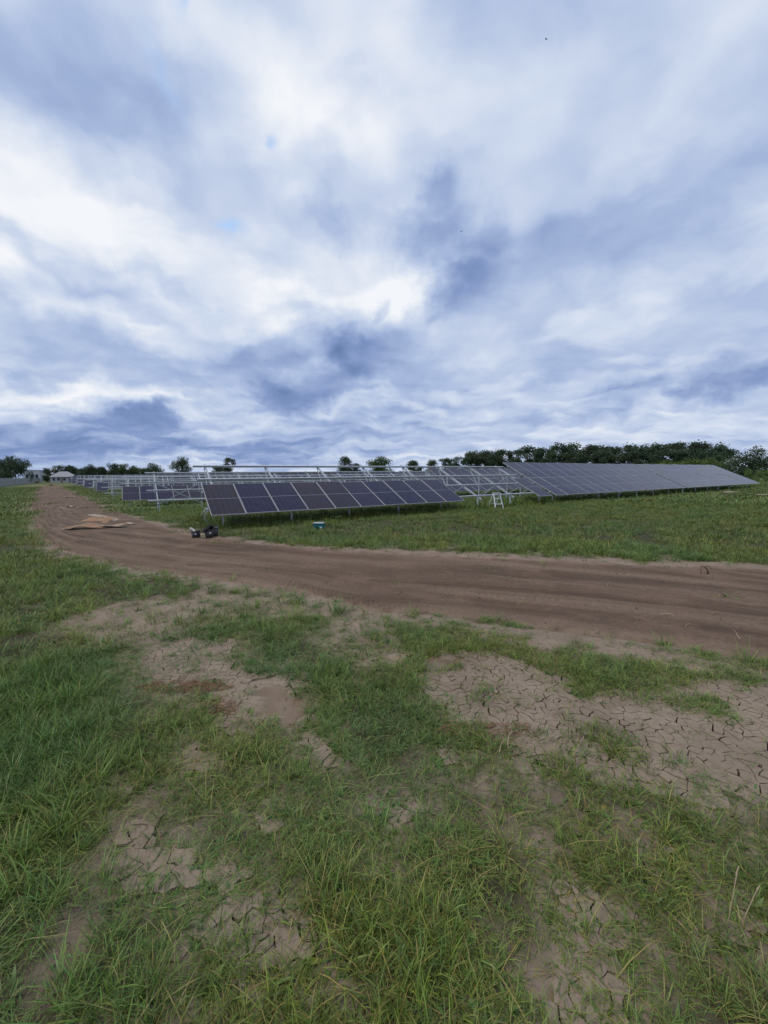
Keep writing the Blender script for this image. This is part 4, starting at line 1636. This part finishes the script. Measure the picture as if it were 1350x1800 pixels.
def blades(r, n, rad, len0, len1, wid_, lean0, lean1, dry=0.06, flat=0.0, hue=(0.140, 0.200, 0.056)):
    """n curved tapering blades rooted in a disc"""
    a, q = r.uniform(0, 6.283, n), rad * np.sqrt(r.uniform(0, 1, n))
    bx, by = q * np.cos(a), q * np.sin(a)
    az = a + r.normal(0, 1.3, n)
    L = r.uniform(len0, len1, n)
    lean = r.uniform(lean0, lean1, n)
    curl = r.uniform(0.2, 1.3, n)
    ts = np.array([0, .33, .68, 1.0])
    wprof = np.array([.8, 1.0, .72, .06])
    px, pz = np.zeros(n), np.zeros(n)
    spine = []
    prev = 0
    for t in ts:
        ang = np.minimum(lean + curl * t ** 1.3, 2.0)
        px = px + np.sin(ang) * L * (t - prev)
        pz = pz + np.cos(ang) * L * (t - prev)
        prev = t
        spine.append((px.copy(), np.maximum(pz, -.0) + 0.0))
    w = wid_ * r.uniform(.6, 1.3, n)
    side = np.stack([-np.sin(az + r.normal(0, .4, n)), np.cos(az), r.normal(0, .35, n)], 1)
    side /= np.linalg.norm(side, axis=1)[:, None]
    V = np.zeros((n, 8, 3))
    for i, (sx, sz) in enumerate(spine):
        c = np.stack([bx + sx * np.cos(az), by + sx * np.sin(az), sz - .008 * (i == 0)], 1)
        V[:, 2 * i] = c - side * (w * wprof[i] / 2)[:, None]
        V[:, 2 * i + 1] = c + side * (w * wprof[i] / 2)[:, None]
    base = np.array(hue) * r.uniform(.5, 1.45, (n, 1))
    base = base * np.stack([r.uniform(.8, 1.25, n), np.ones(n), r.uniform(.75, 1.3, n)], 1)
    isdry = r.random(n) < dry
    base[isdry] = np.array([.34, .265, .13]) * r.uniform(.6, 1.15, (isdry.sum(), 1))
    Cc = np.repeat(base[:, None, :], 8, 1)
    Cc[:, 6:, :] *= np.array([1.2, 1.08, .95])
    return V, Cc


def tuft(name, coll, layers, seed):
    r = np.random.default_rng(seed)
    Vs, Cs = zip(*[blades(r, **ly) for ly in layers])
    V, Cc = np.concatenate(Vs), np.concatenate(Cs)
    n = len(V)
    k = np.arange(n)[:, None] * 8
    quads_ = np.concatenate([k + np.array([[0, 1, 3, 2]]), k + np.array([[2, 3, 5, 4]]), k + np.array([[4, 5, 7, 6]])])
    me = np_mesh(name, V.reshape(-1, 3), quads=quads_, mat=mt_grass)
    set_attr(me, 'blade', np.concatenate([Cc.reshape(-1, 3), np.ones((n * 8, 1))], 1), 'FLOAT_COLOR')
    o = bpy.data.objects.new(name, me)
    coll.objects.link(o)


def make_coll(name, variants):
    c = bpy.data.collections.new(name)
    for i, ly in enumerate(variants):
        tuft('%s_%02d' % (name, i), c, ly, 500 + i * 7 + len(name))
    return c


def scatter_group(name, coll):
    ng = bpy.data.node_groups.new(name, 'GeometryNodeTree')
    ng.interface.new_socket('Geometry', in_out='INPUT', socket_type='NodeSocketGeometry')
    ng.interface.new_socket('Geometry', in_out='OUTPUT', socket_type='NodeSocketGeometry')
    T = NT(ng)
    gi, go = T.node('NodeGroupInput'), T.node('NodeGroupOutput')
    ci = T.node('GeometryNodeCollectionInfo')
    ci.inputs['Collection'].default_value = coll
    ci.inputs['Separate Children'].default_value = True
    ci.inputs['Reset Children'].default_value = True
    ip = T.node('GeometryNodeInstanceOnPoints')
    ip.inputs['Pick Instance'].default_value = True

    def na(nm, typ):
        nd = T.node('GeometryNodeInputNamedAttribute', data_type=typ)
        nd.inputs['Name'].default_value = nm
        return [o_ for o_ in nd.outputs if o_.enabled and o_.name == 'Attribute'][0]
    T.l.new(gi.outputs[0], ip.inputs['Points'])
    T.l.new(ci.outputs[0], ip.inputs['Instance'])
    T.l.new(na('pick', 'INT'), ip.inputs['Instance Index'])
    er = T.node('FunctionNodeEulerToRotation')
    T.l.new(na('rot', 'FLOAT_VECTOR'), er.inputs[0])
    T.l.new(er.outputs[0], ip.inputs['Rotation'])
    T.l.new(na('siz', 'FLOAT_VECTOR'), ip.inputs['Scale'])
    T.l.new(ip.outputs[0], go.inputs[0])
    return ng


def scatter(name, coll, nvar, X, Y, Z, S, tint, label, cat='grass', zs=None, tilt=0.18):
    n = len(X)
    me = bpy.data.meshes.new(name)
    me.vertices.add(n)
    me.vertices.foreach_set('co', np.stack([X, Y, Z], 1).astype(np.float32).ravel())
    set_attr(me, 'pick', RNG.integers(0, nvar, n), 'INT')
    set_attr(me, 'rot', np.stack([RNG.normal(0, tilt, n), RNG.normal(0, tilt, n), RNG.uniform(0, 6.283, n)], 1), 'FLOAT_VECTOR')
    zs = S if zs is None else zs
    set_attr(me, 'siz', np.stack([S, S, zs], 1), 'FLOAT_VECTOR')
    set_attr(me, 'tint', np.concatenate([tint, np.ones((n, 1))], 1), 'FLOAT_COLOR')
    me.update()
    o = obj(name, me)
    md = o.modifiers.new('scatter', 'NODES')
    md.node_group = scatter_group(name, coll)
    tag(o, label, cat, kind='stuff')
    print(name, n)
    return o


def wedge(r0, r1, dens, half=52):
    """random points in front of the camera (with a margin for a step to the side)"""
    a0 = math.radians(half)
    area = (r1 * r1 - r0 * r0) * a0
    n = int(area * dens)
    r = np.sqrt(RNG.uniform(r0 * r0, r1 * r1, n))
    a = RNG.uniform(-a0, a0, n)
    return r * np.sin(a), r * np.cos(a)


def tints(x, y, amp=0.22):
    n1_ = fbm(x * 0.9, y * 0.9, 201, 3)
    n2_ = fbm(x * 2.6, y * 2.6, 211, 3)
    v = 1.0 + amp * 1.6 * n2_ + RNG.normal(0, .10, len(x))
    warm = np.clip(0.5 + 1.5 * n1_ + RNG.normal(0, .12, len(x)), 0, 1)[:, None]
    c = (1 - warm) * np.array([[.72, .96, .74]]) + warm * np.array([[1.10, 1.06, .58]])
    return np.clip(c * v[:, None], .3, 1.7)


short_coll = make_coll('turf', [
    [dict(n=30, rad=.06, len0=.03, len1=.085, wid_=.0028, lean0=.5, lean1=1.35, dry=.13),
     dict(n=12, rad=.05, len0=.05, len1=.11, wid_=.0030, lean0=.2, lean1=.9, dry=.05)],
    [dict(n=34, rad=.07, len0=.03, len1=.075, wid_=.0026, lean0=.6, lean1=1.45, dry=.14)],
    [dict(n=24, rad=.055, len0=.04, len1=.10, wid_=.0031, lean0=.3, lean1=1.2, dry=.10)],
    [dict(n=28, rad=.065, len0=.03, len1=.09, wid_=.0028, lean0=.4, lean1=1.3, dry=.22)],
    [dict(n=22, rad=.05, len0=.04, len1=.12, wid_=.0029, lean0=.2, lean1=1.1, dry=.06)],
    [dict(n=26, rad=.06, len0=.03, len1=.09, wid_=.0030, lean0=.4, lean1=1.3, dry=.10),
     dict(n=9, rad=.02, len0=.03, len1=.06, wid_=.014, lean0=.8, lean1=1.4, dry=.05, hue=(.10, .17, .05))]])
tall_coll = make_coll('lush', [
    [dict(n=26, rad=.06, len0=.10, len1=.24, wid_=.0050, lean0=.1, lean1=.8, dry=.05, hue=(.150, .215, .055))],
    [dict(n=30, rad=.07, len0=.08, len1=.19, wid_=.0042, lean0=.15, lean1=.9, dry=.08, hue=(.140, .205, .056))],
    [dict(n=20, rad=.05, len0=.12, len1=.28, wid_=.0056, lean0=.1, lean1=.7, dry=.04, hue=(.155, .215, .060))],
    [dict(n=24, rad=.06, len0=.09, len1=.20, wid_=.0046, lean0=.2, lean1=1.0, dry=.12, hue=(.165, .21, .058))]])
mead_coll = make_coll('meadow', [
    [dict(n=46, rad=.22, len0=.07, len1=.20, wid_=.010, lean0=.1, lean1=.9, dry=.06, hue=(.125, .172, .046))],
    [dict(n=40, rad=.24, len0=.06, len1=.16, wid_=.011, lean0=.2, lean1=1.1, dry=.10, hue=(.130, .170, .046))],
    [dict(n=50, rad=.2, len0=.08, len1=.26, wid_=.009, lean0=.05, lean1=.7, dry=.07, hue=(.125, .175, .050))]])
far_coll = make_coll('farmeadow', [
    [dict(n=60, rad=.7, len0=.10, len1=.30, wid_=.035, lean0=.1, lean1=.9, dry=.08, hue=(.110, .150, .042))],
    [dict(n=60, rad=.8, len0=.08, len1=.24, wid_=.040, lean0=.2, lean1=1.1, dry=.12, hue=(.115, .150, .042))]])
straw_coll = make_coll('straw', [
    [dict(n=7, rad=.05, len0=.08, len1=.24, wid_=.0026, lean0=.9, lean1=1.55, dry=1.0)],
    [dict(n=5, rad=.06, len0=.10, len1=.30, wid_=.0024, lean0=.7, lean1=1.5, dry=1.0)],
    [dict(n=6, rad=.05, len0=.07, len1=.18, wid_=.0026, lean0=.5, lean1=1.4, dry=.6, hue=(.16, .18, .06))]])


def lushness(x, y):
    """taller growth: lower left corner, left side and the lower right corner"""
    P1 = sdf(LUSHW[0], x, y)
    P2 = sdf(LUSHW[1], x, y)
    return np.maximum(sstep(P1 + .5 * fbm(x * 3, y * 3, 301, 3), -.15, .35), .6 * sstep(P2 + .5 * fbm(x * 3, y * 3, 307, 3), -.15, .35))


LUSHW = [w_poly([(-300, 1000), (60, 1000), (170, 1150), (240, 1300), (200, 1420), (240, 1560), (300, 1700), (260, 1900), (-500, 1900)]),
         w_poly([(1130, 1640), (1350, 1600), (1600, 1600), (1600, 1900), (1150, 1900)])]


CLEAR = w_poly([(546, 934), (582, 934), (586, 926), (546, 926)])


def grow(r0, r1, dens, half=54):
    x, y = wedge(r0, r1, dens, half)
    bare_, ck_, td_, so_ = fields(x, y)
    cover = np.clip(1.0 - bare_ * 1.02, 0, 1)
    cover = np.maximum(cover, np.where(td_ > .15, .004, .035 + .09 * sstep(fbm(x * 3, y * 3, 411, 3), .0, .3)))
    cover = np.where(sdf(CLEAR, x, y) > 0, cover * .15, cover)
    for P in PUDP:
        cover = cover * (sdf(P, x, y) < 0.0)
    if r0 < 12:
        cover = cover * (.62 + .38 * sstep(fbm(x * 2.1, y * 2.1, 421, 4, .6), -.16, .06))
    k = RNG.random(len(x)) < cover
    return x[k], y[k]


# near turf
x, y = grow(.55, 4.6, 820)
lu = lushness(x, y)
pt_ = fbm(x * 1.7, y * 1.7, 320, 3)
S = RNG.uniform(.65, 1.15, len(x)) * (1 + .7 * pt_)
scatter('turf_grass', short_coll, 6, x, y, gz(x, y) - .004, S, tints(x, y), 'short creeping green grass in the foreground', zs=S * (1 + .5 * lu) * np.clip(1 + 1.2 * pt_, .5, 1.6), tilt=.12)
x, y = grow(.55, 4.6, 240)
lu = lushness(x, y)
k = RNG.random(len(x)) < lu * .95 + .08
x, y, lu = x[k], y[k], lu[k]
S = RNG.uniform(.5, .95, len(x)) * (.6 + .35 * lu)
scatter('lush_grass', tall_coll, 4, x, y, gz(x, y) - .004, S, tints(x, y), 'taller lush grass in the lower corners of the foreground', tilt=.15)
x, y = grow(.55, 5.5, 75)
S = RNG.uniform(.5, 1.1, len(x))
scatter('dry_stems', straw_coll, 3, x, y, gz(x, y) + .006, S, tints(x, y, .1), 'thin pale dry stems scattered through the near grass', tilt=.1)
# middle distance
x, y = grow(4.5, 10.5, 130, 56)
pt_ = fbm(x * 1.2, y * 1.2, 330, 3)
S = RNG.uniform(.9, 1.7, len(x)) * (1 + .6 * pt_)
scatter('turf_grass', short_coll, 6, x, y, gz(x, y) - .004, S, tints(x, y), 'short grass from the foreground to the far side of the track', zs=S * np.clip(1 + 1.0 * pt_, .6, 1.6), tilt=.12)
x, y = grow(4.5, 10.5, 40, 56)
S = RNG.uniform(.5, 1.1, len(x))
scatter('lush_grass', tall_coll, 4, x, y, gz(x, y) - .004, S, tints(x, y), 'taller tufts along both sides of the track', tilt=.15)
x, y = grow(8.5, 26, 26, 58)
pt_ = fbm(x * .5, y * .5, 340, 3)
vv = (x - O1[0]) * NH[0] + (y - O1[1]) * NH[1]
uu = (x - O1[0]) * D[0] + (y - O1[1]) * D[1]
und = sstep(vv, -.1, .6) * sstep(5.2 - vv, 0, .8) * (uu > 0)          # nobody treads the growth under the racks
S = RNG.uniform(.6, 1.0, len(x)) * (1 + .5 * pt_ + 1.2 * und)
scatter('meadow_grass', mead_coll, 3, x, y, gz(x, y) - .01, S, tints(x, y) * np.array([[1.0, 1.0, .95]]), 'meadow grass between the track and the nearest solar row', tilt=.1)
x, y = grow(25, 100, 1.3, 58)
S = RNG.uniform(.8, 1.35, len(x))
scatter('far_grass', far_coll, 2, x, y, gz(x, y) - .02, S, tints(x, y), 'distant meadow grass around the solar rows', tilt=.05)


# ------------------------------------------------------------------ litter on the ground
mt_clod = material('earth_clod', (0.135, 0.092, 0.066), .95, var=.3, scale=20)
mt_twig = material('dry_twig', (0.33, 0.25, 0.17), .85, var=.25, scale=30, objvar=.2)
mt_twigd = material('dark_twig', (0.10, 0.065, 0.045), .85, var=.2, scale=30)
mt_straw = material('red_straw', (0.24, 0.135, 0.075), .9, var=.3, scale=30)


def crumbs(name, X, Y, Z, S, mat, label):
    """angular crumbs of soil: a five sided lump each"""
    n = len(X)
    r = RNG
    a = 2 * math.pi * np.arange(5) / 5
    V = np.zeros((n, 11, 3))
    for k in range(2):
        an = a[None, :] + .6 * k + r.uniform(-.35, .35, (n, 5))
        rd = S[:, None] * r.uniform(.6, 1.25, (n, 5)) * (1 if k == 0 else .6)
        V[:, 5 * k:5 * k + 5, 0] = X[:, None] + rd * np.cos(an)
        V[:, 5 * k:5 * k + 5, 1] = Y[:, None] + rd * np.sin(an)
        V[:, 5 * k:5 * k + 5, 2] = Z[:, None] + (-.3 if k == 0 else .75) * S[:, None] * r.uniform(.7, 1.2, (n, 5))
    V[:, 10] = np.stack([X, Y, Z + S * 1.0], 1)
    b_ = np.arange(n)[:, None] * 11
    q = np.concatenate([b_ + np.array([[k, (k + 1) % 5, 5 + (k + 1) % 5, 5 + k]]) for k in range(5)])
    t = np.concatenate([b_ + np.array([[5 + k, 5 + (k + 1) % 5, 10]]) for k in range(5)])
    tag(obj(name, np_mesh(name, V.reshape(-1, 3), quads=q, tris=t, mat=mat, smooth=False)), label, 'clods', kind='stuff')


x, y = wedge(3.0, 14, 40, 50)
td_ = track_sd(x, y)
k = (td_ > -.05) & (RNG.random(len(x)) < .25 + .75 * sstep(fbm(x * 1.3, y * 1.3, 431, 3), .0, .25))
x, y = x[k], y[k]
S = (.003 + .010 * RNG.random(len(x)) ** 3) * (1 + .05 * np.hypot(x, y))
crumbs('earth_clods', x, y, gz(x, y) + .010, S, mt_clod, 'small clods of earth strewn over the dirt track')
x, y = wedge(.8, 7, 330, 50)
b_, ck_, td_, so_ = fields(x, y)
k = (so_ > .3) & (td_ < .1) & (RNG.random(len(x)) < (.18 + .82 * sstep(fbm(x * 2, y * 2, 433, 3), -.05, .2)) * (1 - .75 * ck_))
x, y = x[k], y[k]
S = (.0018 + .009 * RNG.random(len(x)) ** 3.5) * (1 + .08 * np.hypot(x, y))
crumbs('soil_crumbs', x, y, gz(x, y) + .001, S, mt_plate, 'crumbs of dried soil on the bare patches')


def twig(px, py, L, rz, mat, label, r=.004, bend=.15, up=.02, fork=False):
    p = G(px, py)
    m = MB()
    pts = [np.array([(t - .5) * L, bend * L * math.sin(t * 3.1), .008 + up * math.sin(t * 3.1)]) for t in np.linspace(0, 1, 7)]
    m.tube(pts, np.linspace(r, r * .5, 7), 6)
    if fork:
        q = pts[4]
        m.tube([q, q + np.array([L * .15, L * .13, .02]), q + np.array([L * .3, L * .2, .015])], (r * .7, r * .5, r * .3), 5)
    o = obj('twig', m.mesh('twig', mat, smooth=True), None, p, (0, 0, rz))
    tag(o, label, 'twig', 'twigs lying on the ground')


twig(1072, 1029, .17, .7, mt_twig, 'pale bent twig on the track below the meadow edge', fork=True)
twig(1174, 1083, .13, -.5, mt_twig, 'pale short twig in the middle of the track at right', r=.005)
twig(1213, 1102, .12, .2, mt_twig, 'small twig near the lower edge of the track, right of the pale short one', r=.004)
twig(1257, 1081, .10, .1, mt_twig, 'thin pale twig on the track toward the right edge', r=.0035)
twig(1135, 1039, .08, .0, mt_twig, 'tiny pale twig right of the pale bent one on the track', r=.0035)
twig(909, 1087, .09, .05, mt_twig, 'tiny pale twig on the middle of the track', r=.0035)
twig(1300, 1120, .16, .9, mt_twig, 'forked twig at the lower track edge near the right side', fork=True, r=.004)
twig(905, 1302, .22, .9, mt_twig, 'grey dry stick lying at the edge of the cracked mud', r=.004, fork=True)
twig(893, 1312, .18, .7, mt_twig, 'thinner dry stick beside the grey stick at the mud edge', r=.003)

# arched dry stalk with a dark root end at the meadow edge
p = G(1242, 1010)
m = MB()
m.tube([(0.02, 0, 0), (.015, 0, .06), (-.01, .01, .11), (-.05, .02, .135), (-.08, .02, .11)], (.013, .012, .010, .007, .004), 7)
m.tube([(-.10, .0, .0), (-.085, .01, .08), (-.08, .02, .17)], (.006, .005, .003), 6)
m.tube([(-.03, .01, .125), (.06, .05, .13), (.16, .1, .07)], (.006, .005, .003), 6)
o = obj('dead_stalk', m.mesh('dead_stalk', mt_twigd, smooth=True), None, p)
tag(o, 'dark arched dead stalk rooted at the far edge of the track', 'stalk')

# upright pale stalks in the near grass
for px, py, h, ln, lab in ((632, 1222, .14, -.05, 'pale withered leaf stalk standing in dark grass left of centre'),
                           (1276, 1648, .24, .03, 'tall thin seed stalk near the right edge of the foreground'),
                           (1300, 1640, .16, .06, 'shorter thin seed stalk beside the tall one at the right edge'),
                           (1215, 1340, .16, -.02, 'thin green stalk rising from a tuft on the cracked mud'),
                           (1005, 1345, .15, .06, 'thin leaning stalk at the lower edge of the cracked mud'),
                           (432, 1180, .20, .0, 'thin dry stem standing left of the wet mud')):
    p = G(px, py)
    m = MB()
    m.tube([(0, 0, 0), (ln * .3, 0, h * .5), (ln, .01, h)], (.0018, .0015, .001), 5)
    m.tube([(ln * .9, .008, h * .8), (ln * 1.05, .012, h), (ln * 1.15, .01, h * 1.12)], (.0012, .003, .0006), 6)
    o = obj('grass_stalk', m.mesh('grass_stalk', mt_twig, smooth=True), None, p)
    tag(o, lab, 'stalk', 'single stalks standing in the foreground')

# mats of withered straw
for (cx, cy, rx, ry), nn, lab in (((325, 1208, 85, 10), 260, 'reddish mat of withered straw left of the wet mud'),
                                  ((385, 1245, 40, 14), 90, 'pale straw scraps below the reddish straw mat'),
                                  ((860, 1285, 90, 14), 120, 'withered straw along the left edge of the big cracked mud')):
    m = MB()
    for _ in range(nn):
        a, q = random.uniform(0, 6.28), math.sqrt(random.random())
        p = G(cx + rx * q * math.cos(a), cy + ry * q * math.sin(a))
        L, az = random.uniform(.03, .11), random.gauss(.1, .7)
        d_ = np.array([math.cos(az), math.sin(az), 0]) * L / 2
        z = np.array([0, 0, random.uniform(.004, .03)])
        m.tube([p - d_ + z * .4, p + z, p + d_ + z * random.uniform(.2, 1)], (.0018, .002, .001), 4)
    tag(obj('withered_straw', m.mesh('withered_straw', mt_straw, smooth=True)), lab, 'straw', kind='stuff')

# leafy weeds at the foot of the nearest table
mt_weed = leaf_mat('weed_leaves', ((0.075, 0.115, 0.045), (0.115, 0.165, 0.070), (0.16, 0.21, 0.10)))


def weed(px, py, h, label, seed, nl=34):
    r = np.random.default_rng(seed)
    p = G(px, py)
    o = empty('weed_plant', p, r.uniform(0, 6))
    tag(o, label, 'weed', 'leafy weeds under the nearest table')
    st = MB()
    V, Fq, tone = [], [], []
    for s_ in range(4):
        a = r.uniform(0, 6.28)
        top = np.array([math.cos(a) * .13, math.sin(a) * .13, h * r.uniform(.6, 1)])
        st.tube([(0, 0, 0), top * [.4, .4, .55], top], (.005, .004, .002), 5)
        for k in range(nl // 4):
            t = r.uniform(.2, 1)
            c = top * [t ** 1.3, t ** 1.3, t]
            az = r.uniform(0, 6.28)
            L, w = r.uniform(.05, .10), r.uniform(.018, .032)
            d_ = np.array([math.cos(az), math.sin(az), r.uniform(-.3, .5)])
            sd_ = np.array([-math.sin(az), math.cos(az), r.uniform(-.2, .2)])
            b0 = len(V)
            V += [c, c + d_ * L * .45 + sd_ * w, c + d_ * L - np.array([0, 0, .02]), c + d_ * L * .45 - sd_ * w]
            Fq.append((b0, b0 + 1, b0 + 2, b0 + 3))
            tone += [r.uniform(0, 1)] * 4
    obj('stem', st.mesh('weed_stem', mt_weed, smooth=True), o)
    me = np_mesh('weed_leaves', np.array(V), quads=np.array(Fq), mat=mt_weed, smooth=False)
    set_attr(me, 'leaf_tone', tone)
    obj('leaves', me, o)


for i, (px, py, h, lab) in enumerate([
        (605, 913, .42, 'tall pale leafy weed under the middle of the nearest panels'),
        (594, 916, .22, 'short leafy weed left of the tall pale one'),
        (440, 922, .25, 'dark leafy weed right of the first table leg'),
        (372, 928, .30, 'bushy weed under the left corner of the nearest panels'),
        (690, 906, .25, 'leafy weed under the right half of the nearest panels'),
        (470, 917, .28, 'leafy weed under the second panel of the nearest table'),
        (556, 915, .26, 'thin weed rising behind the teal crate')]):
    weed(px, py, h, lab, 700 + i)
